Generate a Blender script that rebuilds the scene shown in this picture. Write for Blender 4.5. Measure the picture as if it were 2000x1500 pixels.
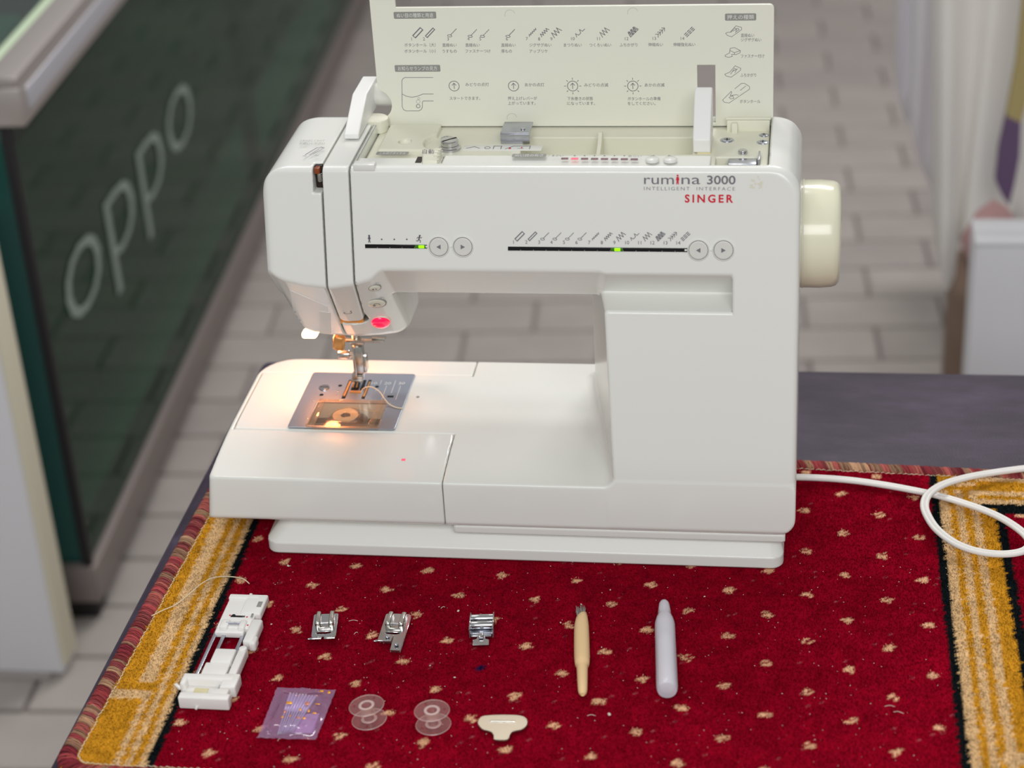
import bpy, bmesh, math, random
import numpy as np
from mathutils import Vector, Matrix, Euler

for _o in list(bpy.data.objects):
    bpy.data.objects.remove(_o)
scene = bpy.context.scene
COL = scene.collection
RNG = random.Random(7)
NR = np.random.default_rng(11)

# ------------------------------------------------------------------ camera
ZR = 0.727                       # height of the rug's pile above the shop floor
TABLE_Z = 0.720
FPX, PITCH, YAW, ROLL = 3830.0, math.radians(28.6), math.radians(9.7), math.radians(-3.6)
CAM = Vector((0.21213, -1.09066, 0.74018 + ZR))
_F = Vector((-math.sin(YAW) * math.cos(PITCH), math.cos(YAW) * math.cos(PITCH), -math.sin(PITCH)))
_R = _F.cross(Vector((0, 0, 1))).normalized()
_U = _R.cross(_F)
CR = math.cos(ROLL) * _R + math.sin(ROLL) * _U
CU = -math.sin(ROLL) * _R + math.cos(ROLL) * _U
cam_data = bpy.data.cameras.new('camera')
cam = bpy.data.objects.new('camera', cam_data)
COL.objects.link(cam)
m = Matrix((CR, CU, -_F)).transposed().to_4x4()
m.translation = CAM
cam.matrix_world = m
cam_data.sensor_width = 36.0
cam_data.lens = FPX / 2000.0 * 36.0
cam_data.clip_start = 0.02
cam_data.clip_end = 60
cam_data.dof.use_dof = True
cam_data.dof.focus_distance = 1.29
cam_data.dof.aperture_fstop = 5.8
scene.camera = cam

# ------------------------------------------------------------------ light
scene.view_settings.view_transform = 'Standard'
scene.view_settings.look = 'None'
scene.view_settings.gamma = 1.0
scene.view_settings.use_curve_mapping = False
scene.view_settings.exposure = 0.0
scene.cycles.transparent_max_bounces = 24
world = bpy.data.worlds.new('shop_light')
scene.world = world
world.use_nodes = True
world.node_tree.nodes['Background'].inputs[0].default_value = (1.0, 1.0, 0.985, 1)
world.node_tree.nodes['Background'].inputs[1].default_value = 0.34

def area_light(name, loc, target, sx, sy, watts, color=(1, 1, 1)):
    d = bpy.data.lights.new(name, 'AREA')
    d.shape = 'RECTANGLE'; d.size = sx; d.size_y = sy; d.energy = watts; d.color = color
    o = bpy.data.objects.new(name, d); COL.objects.link(o)
    o.location = loc
    o.rotation_euler = (Vector(target) - Vector(loc)).to_track_quat('-Z', 'Y').to_euler()
    return o
# fluorescent ceiling fixtures of the shop, about 2.6 m above the floor
area_light('ceiling_lamp_left', (-0.70, 0.76, 2.72), (0.0, 0.1, 0.75), 0.40, 0.25, 5, (1.0, 0.985, 0.96))
area_light('ceiling_lamp_back', (-0.12, 1.30, 2.72), (0.0, 0.1, 0.75), 0.4, 0.25, 10, (1.0, 0.985, 0.96))
# added front fill behind the camera, no such source known
area_light('front_fill', (0.35, -2.3, 2.45), (0.05, 0.0, 0.85), 2.0, 1.0, 41, (0.985, 0.99, 1.0))
area_light('ceiling_lamp_aisle', (0.45, 2.4, 2.75), (0.35, 2.1, 0.0), 0.9, 0.4, 32, (1.0, 0.96, 0.97))

# ------------------------------------------------------------------ materials
def lin(c):
    if isinstance(c, str):
        c = c.lstrip('#'); c = tuple(int(c[i:i + 2], 16) / 255 for i in (0, 2, 4))
    return tuple((v / 12.92 if v <= 0.04045 else ((v + 0.055) / 1.055) ** 2.4) for v in c) + (1.0,)
MATS = {}
def mat(name, color, rough=0.4, metal=0.0, var=0.0, scale=40.0, bump=0.0, bscale=400.0, coat=0.0, emit=None, es=0.0, spec=0.5, trans=0.0, ior=1.45, sss=0.0):
    mt = bpy.data.materials.new(name); mt.use_nodes = True
    nt = mt.node_tree; b = nt.nodes['Principled BSDF']
    col = lin(color)
    b.inputs['Base Color'].default_value = col
    b.inputs['Roughness'].default_value = rough
    b.inputs['Metallic'].default_value = metal
    b.inputs['Coat Weight'].default_value = coat
    b.inputs['Coat Roughness'].default_value = 0.06
    b.inputs['Specular IOR Level'].default_value = spec
    b.inputs['Transmission Weight'].default_value = trans
    b.inputs['IOR'].default_value = ior
    if sss:
        b.inputs['Subsurface Weight'].default_value = sss
        b.inputs['Subsurface Radius'].default_value = (0.004, 0.004, 0.004)
    if emit is not None:
        b.inputs['Emission Color'].default_value = lin(emit); b.inputs['Emission Strength'].default_value = es
    tc = nt.nodes.new('ShaderNodeTexCoord')
    if var > 0:
        n = nt.nodes.new('ShaderNodeTexNoise'); n.inputs['Scale'].default_value = scale; n.inputs['Detail'].default_value = 5
        nt.links.new(tc.outputs['Object'], n.inputs['Vector'])
        mx = nt.nodes.new('ShaderNodeMix'); mx.data_type = 'RGBA'
        mx.inputs[6].default_value = tuple(max(0, v * (1 - var)) for v in col[:3]) + (1,)
        mx.inputs[7].default_value = tuple(min(1, v * (1 + var)) for v in col[:3]) + (1,)
        nt.links.new(n.outputs['Fac'], mx.inputs[0]); nt.links.new(mx.outputs[2], b.inputs['Base Color'])
    if bump > 0:
        n2 = nt.nodes.new('ShaderNodeTexNoise'); n2.inputs['Scale'].default_value = bscale; n2.inputs['Detail'].default_value = 4
        nt.links.new(tc.outputs['Object'], n2.inputs['Vector'])
        bp = nt.nodes.new('ShaderNodeBump'); bp.inputs['Strength'].default_value = bump; bp.inputs['Distance'].default_value = 0.001
        nt.links.new(n2.outputs['Fac'], bp.inputs['Height']); nt.links.new(bp.outputs['Normal'], b.inputs['Normal'])
    MATS[name] = mt
    return mt
def mat_clear(name, tint, gloss=0.12, rough=0.05, opacity=0.12, haze='#ffffff', ior=1.45):
    """thin clear plastic or glass: sees through, with a sheen"""
    mt = bpy.data.materials.new(name); mt.use_nodes = True
    nt = mt.node_tree; nt.nodes.remove(nt.nodes['Principled BSDF']); out = nt.nodes['Material Output']
    tr = nt.nodes.new('ShaderNodeBsdfTransparent'); tr.inputs[0].default_value = lin(tint)
    gl = nt.nodes.new('ShaderNodeBsdfGlossy'); gl.inputs['Roughness'].default_value = rough
    df = nt.nodes.new('ShaderNodeBsdfDiffuse'); df.inputs[0].default_value = lin(haze)
    fr = nt.nodes.new('ShaderNodeFresnel'); fr.inputs[0].default_value = ior
    ad = nt.nodes.new('ShaderNodeMath'); ad.operation = 'ADD'; ad.inputs[1].default_value = gloss; ad.use_clamp = True
    gm = nt.nodes.new('ShaderNodeNewGeometry'); iv = nt.nodes.new('ShaderNodeMath'); iv.operation = 'SUBTRACT'; iv.inputs[0].default_value = 1.0
    ml = nt.nodes.new('ShaderNodeMath'); ml.operation = 'MULTIPLY'
    nt.links.new(gm.outputs['Backfacing'], iv.inputs[1]); nt.links.new(fr.outputs[0], ml.inputs[0]); nt.links.new(iv.outputs[0], ml.inputs[1])
    nt.links.new(ml.outputs[0], ad.inputs[0])
    m1 = nt.nodes.new('ShaderNodeMixShader'); m1.inputs[0].default_value = opacity
    m2 = nt.nodes.new('ShaderNodeMixShader')
    nt.links.new(tr.outputs[0], m1.inputs[1]); nt.links.new(df.outputs[0], m1.inputs[2])
    nt.links.new(ad.outputs[0], m2.inputs[0]); nt.links.new(m1.outputs[0], m2.inputs[1]); nt.links.new(gl.outputs[0], m2.inputs[2])
    nt.links.new(m2.outputs[0], out.inputs['Surface'])
    MATS[name] = mt
    return mt
def mat_attr(name, rough=0.95, var=0.25, scale=900, sheen=0.3, spec=0.2):
    """colours stored per yarn in the mesh (woven pattern), with fine noise"""
    mt = bpy.data.materials.new(name); mt.use_nodes = True
    nt = mt.node_tree; b = nt.nodes['Principled BSDF']
    at = nt.nodes.new('ShaderNodeAttribute'); at.attribute_name = 'yarn'
    tc = nt.nodes.new('ShaderNodeTexCoord')
    n = nt.nodes.new('ShaderNodeTexNoise'); n.inputs['Scale'].default_value = scale; n.inputs['Detail'].default_value = 3
    nt.links.new(tc.outputs['Object'], n.inputs['Vector'])
    mr = nt.nodes.new('ShaderNodeMapRange'); mr.inputs[3].default_value = 1 - var; mr.inputs[4].default_value = 1 + var
    nt.links.new(n.outputs['Fac'], mr.inputs[0])
    mx = nt.nodes.new('ShaderNodeVectorMath'); mx.operation = 'SCALE'
    nt.links.new(at.outputs['Color'], mx.inputs[0]); nt.links.new(mr.outputs[0], mx.inputs['Scale'])
    nt.links.new(mx.outputs[0], b.inputs['Base Color'])
    b.inputs['Roughness'].default_value = rough
    b.inputs['Specular IOR Level'].default_value = spec
    b.inputs['Sheen Weight'].default_value = sheen
    MATS[name] = mt
    return mt

mat('white_plastic', '#eaebe5', 0.24, var=0.012, scale=8, coat=0.25)
mat('white_plastic_satin', '#eeeeec', 0.38, var=0.01, scale=10)
mat('milky_plastic', '#f2f0ec', 0.35, sss=0.25)
mat('cream_plastic', '#e6e5d3', 0.33, var=0.015, scale=12)
mat('lid_plastic', '#e9e9db', 0.36, var=0.012, scale=9)
mat('wheel_plastic', '#ebe9cf', 0.2, var=0.01, coat=0.3)
mat('tan_plastic', '#ddd3a8', 0.4)
mat('grey_print', '#77757c', 0.55)
mat('dark_print', '#55525c', 0.55)
mat('label_grey', '#94948f', 0.5)
mat('label_white', '#e9e9e4', 0.5)
mat('red_print', '#d4042f', 0.45)
mat('yellow_stain', '#e2dfcb', 0.4)
mat('rail_dark', '#8a807c', 0.4, metal=0.4)
mat('grey_stain', '#d2cfc8', 0.45)
mat('button_plastic', '#dcdbd4', 0.35)
mat('black_gloss', '#0d0c10', 0.15)
mat('dark_gap', '#2a1712', 0.6)
mat('copper_gap', '#8d4420', 0.4)
mat('amber_glow', '#f0a050', 0.3, sss=0.3)  # lamp glow of the head slot, put into the colour
mat('led_green', '#66d000', 0.3, emit='#8cf000', es=1.6)
mat('led_dim', '#2d5a08', 0.3, emit='#4a9000', es=0.25)
mat('led_red_off', '#7d5560', 0.4)
mat('led_red_on', '#f06a80', 0.4, emit='#ff5070', es=0.35)
mat('red_lamp', '#ff1048', 0.1, emit='#ff0a44', es=1.0, coat=0.6)
mat('bulb', '#fff0d8', 0.4, emit='#ffe0b8', es=2.6)
mat('chrome', '#c9c9cc', 0.14, metal=1.0)
mat('steel', '#b9bcc6', 0.26, metal=1.0, var=0.06, scale=60)
mat('plate_steel', '#a9aebb', 0.33, metal=0.9, var=0.04, scale=80)
mat('nickel', '#c6c4bd', 0.22, metal=1.0, var=0.03)
mat('brushed_tool', '#b9ae9d', 0.36, metal=1.0, var=0.05, scale=200)
mat('brass', '#d8a060', 0.3, metal=0.6)
mat('rubber_dark', '#1c191a', 0.6)
mat('peach_plastic', '#f3cf9c', 0.42, var=0.02)
mat('bristle', '#9b938d', 0.5)
mat('thread_cream', '#e8d8b8', 0.8)
mat('thread_white', '#efe9da', 0.8)
mat('cord_white', '#eeebe6', 0.42)
mat('needle_blue', '#d3dcea', 0.25, metal=0.3)
mat('gold_print', '#e8a020', 0.3, metal=0.4)
mat('purple_film', '#bda6c6', 0.3, var=0.1, scale=200)
mat('lint', '#ddd2c2', 0.9)
mat('oil_liquid', '#f3f1f2', 0.4)
mat_clear('hub_plastic', '#fbf2f0', 0.02, 0.08, 0.14, '#ffe6e4', 1.4)
mat_clear('clear_plastic', '#fbf4ec', 0.01, 0.06, 0.06, '#ffe8d0', 1.35)
mat_clear('bobbin_plastic', '#fefaf8', 0.01, 0.06, 0.06, '#ffe6e4', 1.4)
mat_clear('packet_film', '#f4e2f6', 0.02, 0.10, 0.2, '#dcb6de', 1.4)
mat_clear('metal_clear', '#e8ecee', 0.35, 0.06, 0.22, '#b9c0c4')
mat_clear('showcase_glass', '#8fbfa8', 0.0, 0.02, 0.07, '#5a8874', 1.2)
mat_clear('glass_top', '#bcd6c8', 0.1, 0.02, 0.06, '#8fa8a0')
mt = mat_clear('frosted_bottle', '#f4f2f8', 0.03, 0.25, 0.62, '#f6f4fc', 1.3)
mat('glass_edge', '#c9dcbc', 0.2)
mat('teal_glass', '#0b4a42', 0.15, coat=0.5)
mat('aluminium', '#b7b0ac', 0.38, metal=0.55, var=0.03)
mat('aluminium_light', '#cfd0d8', 0.3, metal=0.5)
mat('white_board', '#dcdce0', 0.55, var=0.02, scale=6)
mat('board_edge', '#d8d2bc', 0.6)
mat('white_letter', '#84948a', 0.6)
mat('cyan_box', '#1fb0b0', 0.4)
mat('dark_goods', '#5a5560', 0.5, var=0.3, scale=30)
mat('cloth_white', '#f0eef4', 0.85, var=0.03, scale=9)
mat('cloth_cream', '#f0ede8', 0.85, var=0.03, scale=9)
mat('cloth_purple', '#6a5474', 0.85)
mat('cloth_gold', '#b0a06c', 0.8)
mat('cloth_pink', '#d0a6a6', 0.8, var=0.1, scale=20)
mat('cloth_brown', '#8d7768', 0.85, var=0.15, scale=20)
mat('grout', '#88807c', 0.9, var=0.1, scale=30)
mat('pile_base', '#5a0612', 0.95)
mat('table_body', '#4a3f52', 0.5)

def mat_paver():
    mt = bpy.data.materials.new('paver'); mt.use_nodes = True
    nt = mt.node_tree; b = nt.nodes['Principled BSDF']
    oi = nt.nodes.new('ShaderNodeObjectInfo'); gi = nt.nodes.new('ShaderNodeNewGeometry')
    ad = nt.nodes.new('ShaderNodeMath'); ad.operation = 'ADD'
    nt.links.new(oi.outputs['Random'], ad.inputs[0]); nt.links.new(gi.outputs['Random Per Island'], ad.inputs[1])
    fr = nt.nodes.new('ShaderNodeMath'); fr.operation = 'FRACT'; nt.links.new(ad.outputs[0], fr.inputs[0])
    rp = nt.nodes.new('ShaderNodeValToRGB')
    rp.color_ramp.elements[0].color = lin('#a8a09b'); rp.color_ramp.elements[1].color = lin('#b6aea8')
    e = rp.color_ramp.elements.new(0.5); e.color = lin('#afa7a1')
    nt.links.new(fr.outputs[0], rp.inputs[0])
    tc = nt.nodes.new('ShaderNodeTexCoord'); n = nt.nodes.new('ShaderNodeTexNoise'); n.inputs['Scale'].default_value = 14
    n.inputs['Detail'].default_value = 6; nt.links.new(tc.outputs['Object'], n.inputs['Vector'])
    mx = nt.nodes.new('ShaderNodeMix'); mx.data_type = 'RGBA'; mx.blend_type = 'MULTIPLY'; mx.inputs[0].default_value = 0.25
    nt.links.new(rp.outputs[0], mx.inputs[6]); nt.links.new(n.outputs['Fac'], mx.inputs[7])
    nt.links.new(mx.outputs[2], b.inputs['Base Color']); b.inputs['Roughness'].default_value = 0.55
    MATS['paver'] = mt
mat_paver()
def mat_table():
    """dark purple leatherette table cover with scuffs"""
    mt = bpy.data.materials.new('table_cover'); mt.use_nodes = True
    nt = mt.node_tree; b = nt.nodes['Principled BSDF']
    tc = nt.nodes.new('ShaderNodeTexCoord')
    mp = nt.nodes.new('ShaderNodeMapping'); mp.inputs['Scale'].default_value = (6, 16, 6); nt.links.new(tc.outputs['Object'], mp.inputs[0])
    n = nt.nodes.new('ShaderNodeTexNoise'); n.inputs['Scale'].default_value = 1.6; n.inputs['Detail'].default_value = 9; n.inputs['Roughness'].default_value = 0.68
    nt.links.new(mp.outputs[0], n.inputs['Vector'])
    rp = nt.nodes.new('ShaderNodeValToRGB')
    rp.color_ramp.elements[0].position = 0.30; rp.color_ramp.elements[0].color = lin('#2a2130')
    rp.color_ramp.elements[1].position = 0.72; rp.color_ramp.elements[1].color = lin('#50465a')
    e = rp.color_ramp.elements.new(0.5); e.color = lin('#3a3040')
    nt.links.new(n.outputs['Fac'], rp.inputs[0]); nt.links.new(rp.outputs[0], b.inputs['Base Color'])
    b.inputs['Roughness'].default_value = 0.45; b.inputs['Specular IOR Level'].default_value = 0.25
    n2 = nt.nodes.new('ShaderNodeTexNoise'); n2.inputs['Scale'].default_value = 700; nt.links.new(tc.outputs['Object'], n2.inputs['Vector'])
    bp = nt.nodes.new('ShaderNodeBump'); bp.inputs['Strength'].default_value = 0.35; bp.inputs['Distance'].default_value = 0.0006
    nt.links.new(n2.outputs['Fac'], bp.inputs['Height']); nt.links.new(bp.outputs['Normal'], b.inputs['Normal'])
    MATS['table_cover'] = mt
mat_table()
mat_attr('rug_pile', var=0.10, scale=900, sheen=0.0, spec=0.02)
mat_attr('rug_binding', var=0.25, scale=1500, rough=0.8, sheen=0.0, spec=0.1)

# ------------------------------------------------------------------ mesh helpers (all in millimetres unless said)
MM = 0.001
def link(o, parent=None):
    COL.objects.link(o)
    if parent is not None:
        o.parent = parent
    return o
def tag(o, label=None, cat=None, group=None, kind=None):
    if label: o['label'] = label
    if cat: o['category'] = cat
    if group: o['group'] = group
    if kind: o['kind'] = kind
    return o
def empty(name, loc, rz=0.0):
    o = bpy.data.objects.new(name, None); o.location = loc; o.rotation_euler = (0, 0, rz); o.empty_display_size = 0.02
    return link(o)
def finish(me, smooth=35):
    if smooth:
        me.polygons.foreach_set('use_smooth', [True] * len(me.polygons))
        me.set_sharp_from_angle(angle=math.radians(smooth))
    return me
class MB:
    """collects shapes in mm; build() links them as one mesh object"""
    def __init__(s, M=None):
        s.v = []; s.f = []; s.M = M or Matrix.Identity(4)
    def add(s, verts, faces, M=None):
        o = len(s.v); T = s.M @ M if M is not None else s.M
        s.v += [tuple(T @ Vector(p)) for p in verts]
        s.f += [tuple(o + i for i in f) for f in faces]
        return s
    def addbm(s, bm, M=None):
        bm.verts.ensure_lookup_table(); bm.verts.index_update()
        s.add([v.co[:] for v in bm.verts], [[v.index for v in f.verts] for f in bm.faces], M); bm.free(); return s
    def box(s, c, d, r=0.0, seg=2, M=None):
        bm = bmesh.new(); bmesh.ops.create_cube(bm, size=1.0)
        for v in bm.verts: v.co = Vector((v.co.x * d[0] + c[0], v.co.y * d[1] + c[1], v.co.z * d[2] + c[2]))
        if r > 0:
            bmesh.ops.bevel(bm, geom=list(bm.edges), offset=min(r, min(d) * 0.49), segments=seg, affect='EDGES', profile=0.5, clamp_overlap=True)
        return s.addbm(bm, M)
    def lathe(s, prof, seg=32, M=None, closed=True):
        """profile [(radius, height)] turned round local z"""
        V = []; F = []; n = len(prof)
        for (r, h) in prof:
            for k in range(seg):
                a = 2 * math.pi * k / seg; V.append((r * math.cos(a), r * math.sin(a), h))
        for i in range(n - 1):
            for k in range(seg):
                F.append((i * seg + k, i * seg + (k + 1) % seg, (i + 1) * seg + (k + 1) % seg, (i + 1) * seg + k))
        if closed:
            if prof[0][0] > 1e-6: F.append(tuple(range(seg))[::-1])
            if prof[-1][0] > 1e-6: F.append(tuple((n - 1) * seg + k for k in range(seg)))
        return s.add(V, F, M)
    def cyl(s, c, r, h, axis='Z', seg=28, bev=0.0, M=None):
        b = min(bev, r * 0.45, h * 0.45)
        prof = [(r, 0), (r, h)] if b <= 0 else [(r - b, 0), (r - b * 0.3, b * 0.3), (r, b), (r, h - b), (r - b * 0.3, h - b * 0.3), (r - b, h)]
        R = {'Z': Matrix.Identity(4), 'X': Matrix.Rotation(math.pi / 2, 4, 'Y'), 'Y': Matrix.Rotation(-math.pi / 2, 4, 'X')}[axis]
        T = Matrix.Translation(c) @ R
        return s.lathe(prof, seg, (M @ T) if M is not None else T)
    def tube(s, pts, r, seg=8, M=None, closed=False, up=(0, 0, 1), flat=1.0):
        P = [Vector(p) for p in pts]; n = len(P); V = []; F = []
        rr = r if hasattr(r, '__len__') else [r] * n
        for i, p in enumerate(P):
            a = P[(i - 1) % n] if (closed or i > 0) else P[0]; b = P[(i + 1) % n] if (closed or i < n - 1) else P[-1]
            t = (b - a); t = t.normalized() if t.length > 1e-9 else Vector((1, 0, 0))
            u = Vector(up); x = t.cross(u)
            if x.length < 1e-4: x = t.cross(Vector((0, 1, 0)))
            x.normalize(); y = x.cross(t)
            for k in range(seg):
                q = 2 * math.pi * k / seg; V.append(p + x * math.cos(q) * rr[i] + y * math.sin(q) * rr[i] * flat)
        for i in range(n if closed else n - 1):
            j = (i + 1) % n
            for k in range(seg):
                F.append((i * seg + k, i * seg + (k + 1) % seg, j * seg + (k + 1) % seg, j * seg + k))
        if not closed:
            F.append(tuple(range(seg))[::-1]); F.append(tuple((n - 1) * seg + k for k in range(seg)))
        return s.add(V, F, M)
    def prism(s, outline, z0, z1, M=None):
        n = len(outline)
        V = [(x, y, z0) for x, y in outline] + [(x, y, z1) for x, y in outline]
        F = [tuple(range(n))[::-1], tuple(range(n, 2 * n))] + [(i, (i + 1) % n, n + (i + 1) % n, n + i) for i in range(n)]
        return s.add(V, F, M)
    def build(s, name, m, parent=None, smooth=35, label=None, recalc=True):
        me = bpy.data.meshes.new(name)
        me.from_pydata([(x * MM, y * MM, z * MM) for x, y, z in s.v], [], s.f)
        if recalc:
            bm = bmesh.new(); bm.from_mesh(me); bmesh.ops.recalc_face_normals(bm, faces=list(bm.faces)); bm.to_mesh(me); bm.free()
        me.update(); finish(me, smooth)
        me.materials.append(MATS[m])
        o = bpy.data.objects.new(name, me); link(o, parent)
        if label: o['label'] = label
        return o
def flat_shape(name, loops, depth, bevel, m, parent, M=None, bseg=2, label=None):
    """plate with holes: 2D outlines in mm, first outer then holes; depth = full thickness, bevelled edge; M in mm"""
    cu = bpy.data.curves.new(name, 'CURVE'); cu.dimensions = '2D'; cu.fill_mode = 'BOTH'
    cu.extrude = max(depth / 2 - bevel, 0.01); cu.bevel_depth = bevel; cu.bevel_resolution = bseg - 1; cu.offset = -bevel
    for lp in loops:
        sp = cu.splines.new('POLY'); sp.points.add(len(lp) - 1); sp.use_cyclic_u = True
        for p, q in zip(sp.points, lp): p.co = (q[0], q[1], 0, 1)
    t = bpy.data.objects.new('tmp_curve', cu); COL.objects.link(t)
    dg = bpy.context.evaluated_depsgraph_get(); dg.update()
    me = bpy.data.meshes.new_from_object(t.evaluated_get(dg))
    bpy.data.objects.remove(t); bpy.data.curves.remove(cu)
    T = Matrix.Scale(MM, 4) @ (M if M is not None else Matrix.Identity(4))
    me.transform(T); me.name = name
    me.update(); finish(me, 40); me.materials.clear(); me.materials.append(MATS[m])
    o = bpy.data.objects.new(name, me); link(o, parent)
    if label: o['label'] = label
    return o
def rrect(x0, y0, x1, y1, r, seg=5):
    out = []
    for cx, cy, a0 in ((x1 - r, y1 - r, 0), (x0 + r, y1 - r, 90), (x0 + r, y0 + r, 180), (x1 - r, y0 + r, 270)):
        for k in range(seg + 1):
            a = math.radians(a0 + 90 * k / seg); out.append((cx + r * math.cos(a), cy + r * math.sin(a)))
    return out
def circle(cx, cy, r, seg=24, r2=None):
    return [(cx + r * math.cos(2 * math.pi * k / seg), cy + (r2 or r) * math.sin(2 * math.pi * k / seg)) for k in range(seg)]
def bez(pts, n=8, closed=False):
    """Catmull-Rom through points"""
    P = [Vector(p) for p in pts]; N = len(P); out = []
    rng = range(N if closed else N - 1)
    for i in rng:
        g = (lambda k: P[k % N]) if closed else (lambda k: P[min(max(k, 0), N - 1)])
        p0, p1, p2, p3 = g(i - 1), g(i), g(i + 1), g(i + 2)
        for k in range(n):
            t = k / n
            out.append(0.5 * ((2 * p1) + (-p0 + p2) * t + (2 * p0 - 5 * p1 + 4 * p2 - p3) * t * t + (-p0 + 3 * p1 - 3 * p2 + p3) * t ** 3))
    if not closed: out.append(P[-1])
    return out
def copy_tree(o, parent=None):
    c = o.copy(); COL.objects.link(c); c.parent = parent
    for ch in list(o.children): copy_tree(ch, c)
    return c
def frame(o, u, v):
    """matrix (mm) whose local x,y,z are u, v, u x v at o"""
    u = Vector(u).normalized(); v = Vector(v); n = u.cross(v).normalized(); v = n.cross(u)
    M = Matrix((u, v, n)).transposed().to_4x4(); M.translation = Vector(o); return M

# text and line drawing printed on a plane
def text(name, s, M, m, parent, h=None, w=None, align='LEFT', bold=0.0, spacing=1.0, label=None, lift=0.06, valign='BASE'):
    """lettering as thin raised print. M: frame in mm; h = height of the em box in mm; w = total width in mm"""
    cu = bpy.data.curves.new(name, 'FONT'); cu.body = s; cu.size = 10.0; cu.offset = bold; cu.space_character = spacing; cu.resolution_u = 3
    t = bpy.data.objects.new('tmp_text', cu); COL.objects.link(t)
    dg = bpy.context.evaluated_depsgraph_get(); dg.update()
    me = bpy.data.meshes.new_from_object(t.evaluated_get(dg))
    bpy.data.objects.remove(t); bpy.data.curves.remove(cu)
    if len(me.vertices) == 0: return None
    co = np.empty(len(me.vertices) * 3); me.vertices.foreach_get('co', co); co = co.reshape(-1, 3)
    lo, hi = co.min(0), co.max(0)
    sy = (h / 10.0) if h else w / (hi[0] - lo[0]); sx = (w / (hi[0] - lo[0])) if w else sy
    co[:, 0] -= {'LEFT': lo[0], 'CENTER': (lo[0] + hi[0]) / 2, 'RIGHT': hi[0]}[align]
    if valign == 'MID': co[:, 1] -= (lo[1] + hi[1]) / 2
    co[:, 0] *= sx; co[:, 1] *= sy; co[:, 2] = lift
    Mn = np.array(M); co = (co @ Mn[:3, :3].T + Mn[:3, 3]) * MM
    me.vertices.foreach_set('co', co.ravel()); me.update()
    me.materials.clear(); me.materials.append(MATS[m]); me.name = name
    o = bpy.data.objects.new(name, me); link(o, parent)
    if label: o['label'] = label
    return o
class Ink:
    """flat strokes drawn in plane coordinates (mm)"""
    def __init__(s): s.v = []; s.f = []
    def line(s, pts, w=0.35, closed=False):
        P = [Vector(p[:2]) for p in pts]; n = len(P)
        for i in range(n if closed else n - 1):
            a, b = P[i], P[(i + 1) % n]; d = b - a
            if d.length < 1e-6: continue
            d.normalize(); e = Vector((-d.y, d.x)) * w / 2; x = d * w * 0.3; o = len(s.v)
            s.v += [a - x + e, a - x - e, b + x - e, b + x + e]; s.f.append((o, o + 1, o + 2, o + 3))
        return s
    def poly(s, pts):
        o = len(s.v); s.v += [Vector(p) for p in pts]; s.f.append(tuple(range(o, o + len(pts)))); return s
    def ring(s, c, r, w=0.35, seg=28):
        return s.line(circle(c[0], c[1], r, seg), w, True)
    def build(s, name, M, m, parent, lift=0.05, label=None):
        me = bpy.data.meshes.new(name)
        me.from_pydata([tuple((M @ Vector((p.x, p.y, lift + 0.0015 * (i % 7)))) * MM) for i, p in enumerate(s.v)], [], s.f)
        me.update(); me.materials.append(MATS[m])
        o = bpy.data.objects.new(name, me); link(o, parent)
        if label: o['label'] = label
        return o

# photograph-frame measurement helpers: a sight line met with a real plane (machine frame, mm)
CL = Vector((CAM.x, CAM.y, CAM.z - ZR)) * 1000
def sight(px, py):
    return (_F + CR * ((px - 1000) / FPX) + CU * ((750 - py) / FPX))
def at_y(px, py, y):
    r = sight(px, py); return CL + r * ((y - CL.y) / r.y)
def at_z(px, py, z=0.0):
    r = sight(px, py); return CL + r * ((z - CL.z) / r.z)

# ------------------------------------------------------------------ smooth solid modelling (distance fields, mm)
def rmax(a, b, r):
    """intersection with a rounded edge"""
    return np.minimum(-r, np.maximum(a, b)) + np.sqrt(np.maximum(a + r, 0) ** 2 + np.maximum(b + r, 0) ** 2)
def smax(a, b, k):
    h = np.maximum(k - np.abs(a - b), 0) / k
    return np.maximum(a, b) + h * h * k * 0.25
def rmin(a, b, r):
    return np.maximum(r, np.minimum(a, b)) - np.sqrt(np.maximum(r - a, 0) ** 2 + np.maximum(r - b, 0) ** 2)
def sbox(x, y, z, x0, x1, y0, y1, z0, z1, r=1.0):
    d = rmax(np.maximum(x0 - x, x - x1), np.maximum(y0 - y, y - y1), r)
    return rmax(d, np.maximum(z0 - z, z - z1), r)
def grad(f, P, e=0.15):
    x, y, z = P.T
    g = np.stack([f(x + e, y, z) - f(x - e, y, z), f(x, y + e, z) - f(x, y - e, z), f(x, y, z + e) - f(x, y, z - e)], 1) / (2 * e)
    return g
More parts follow.
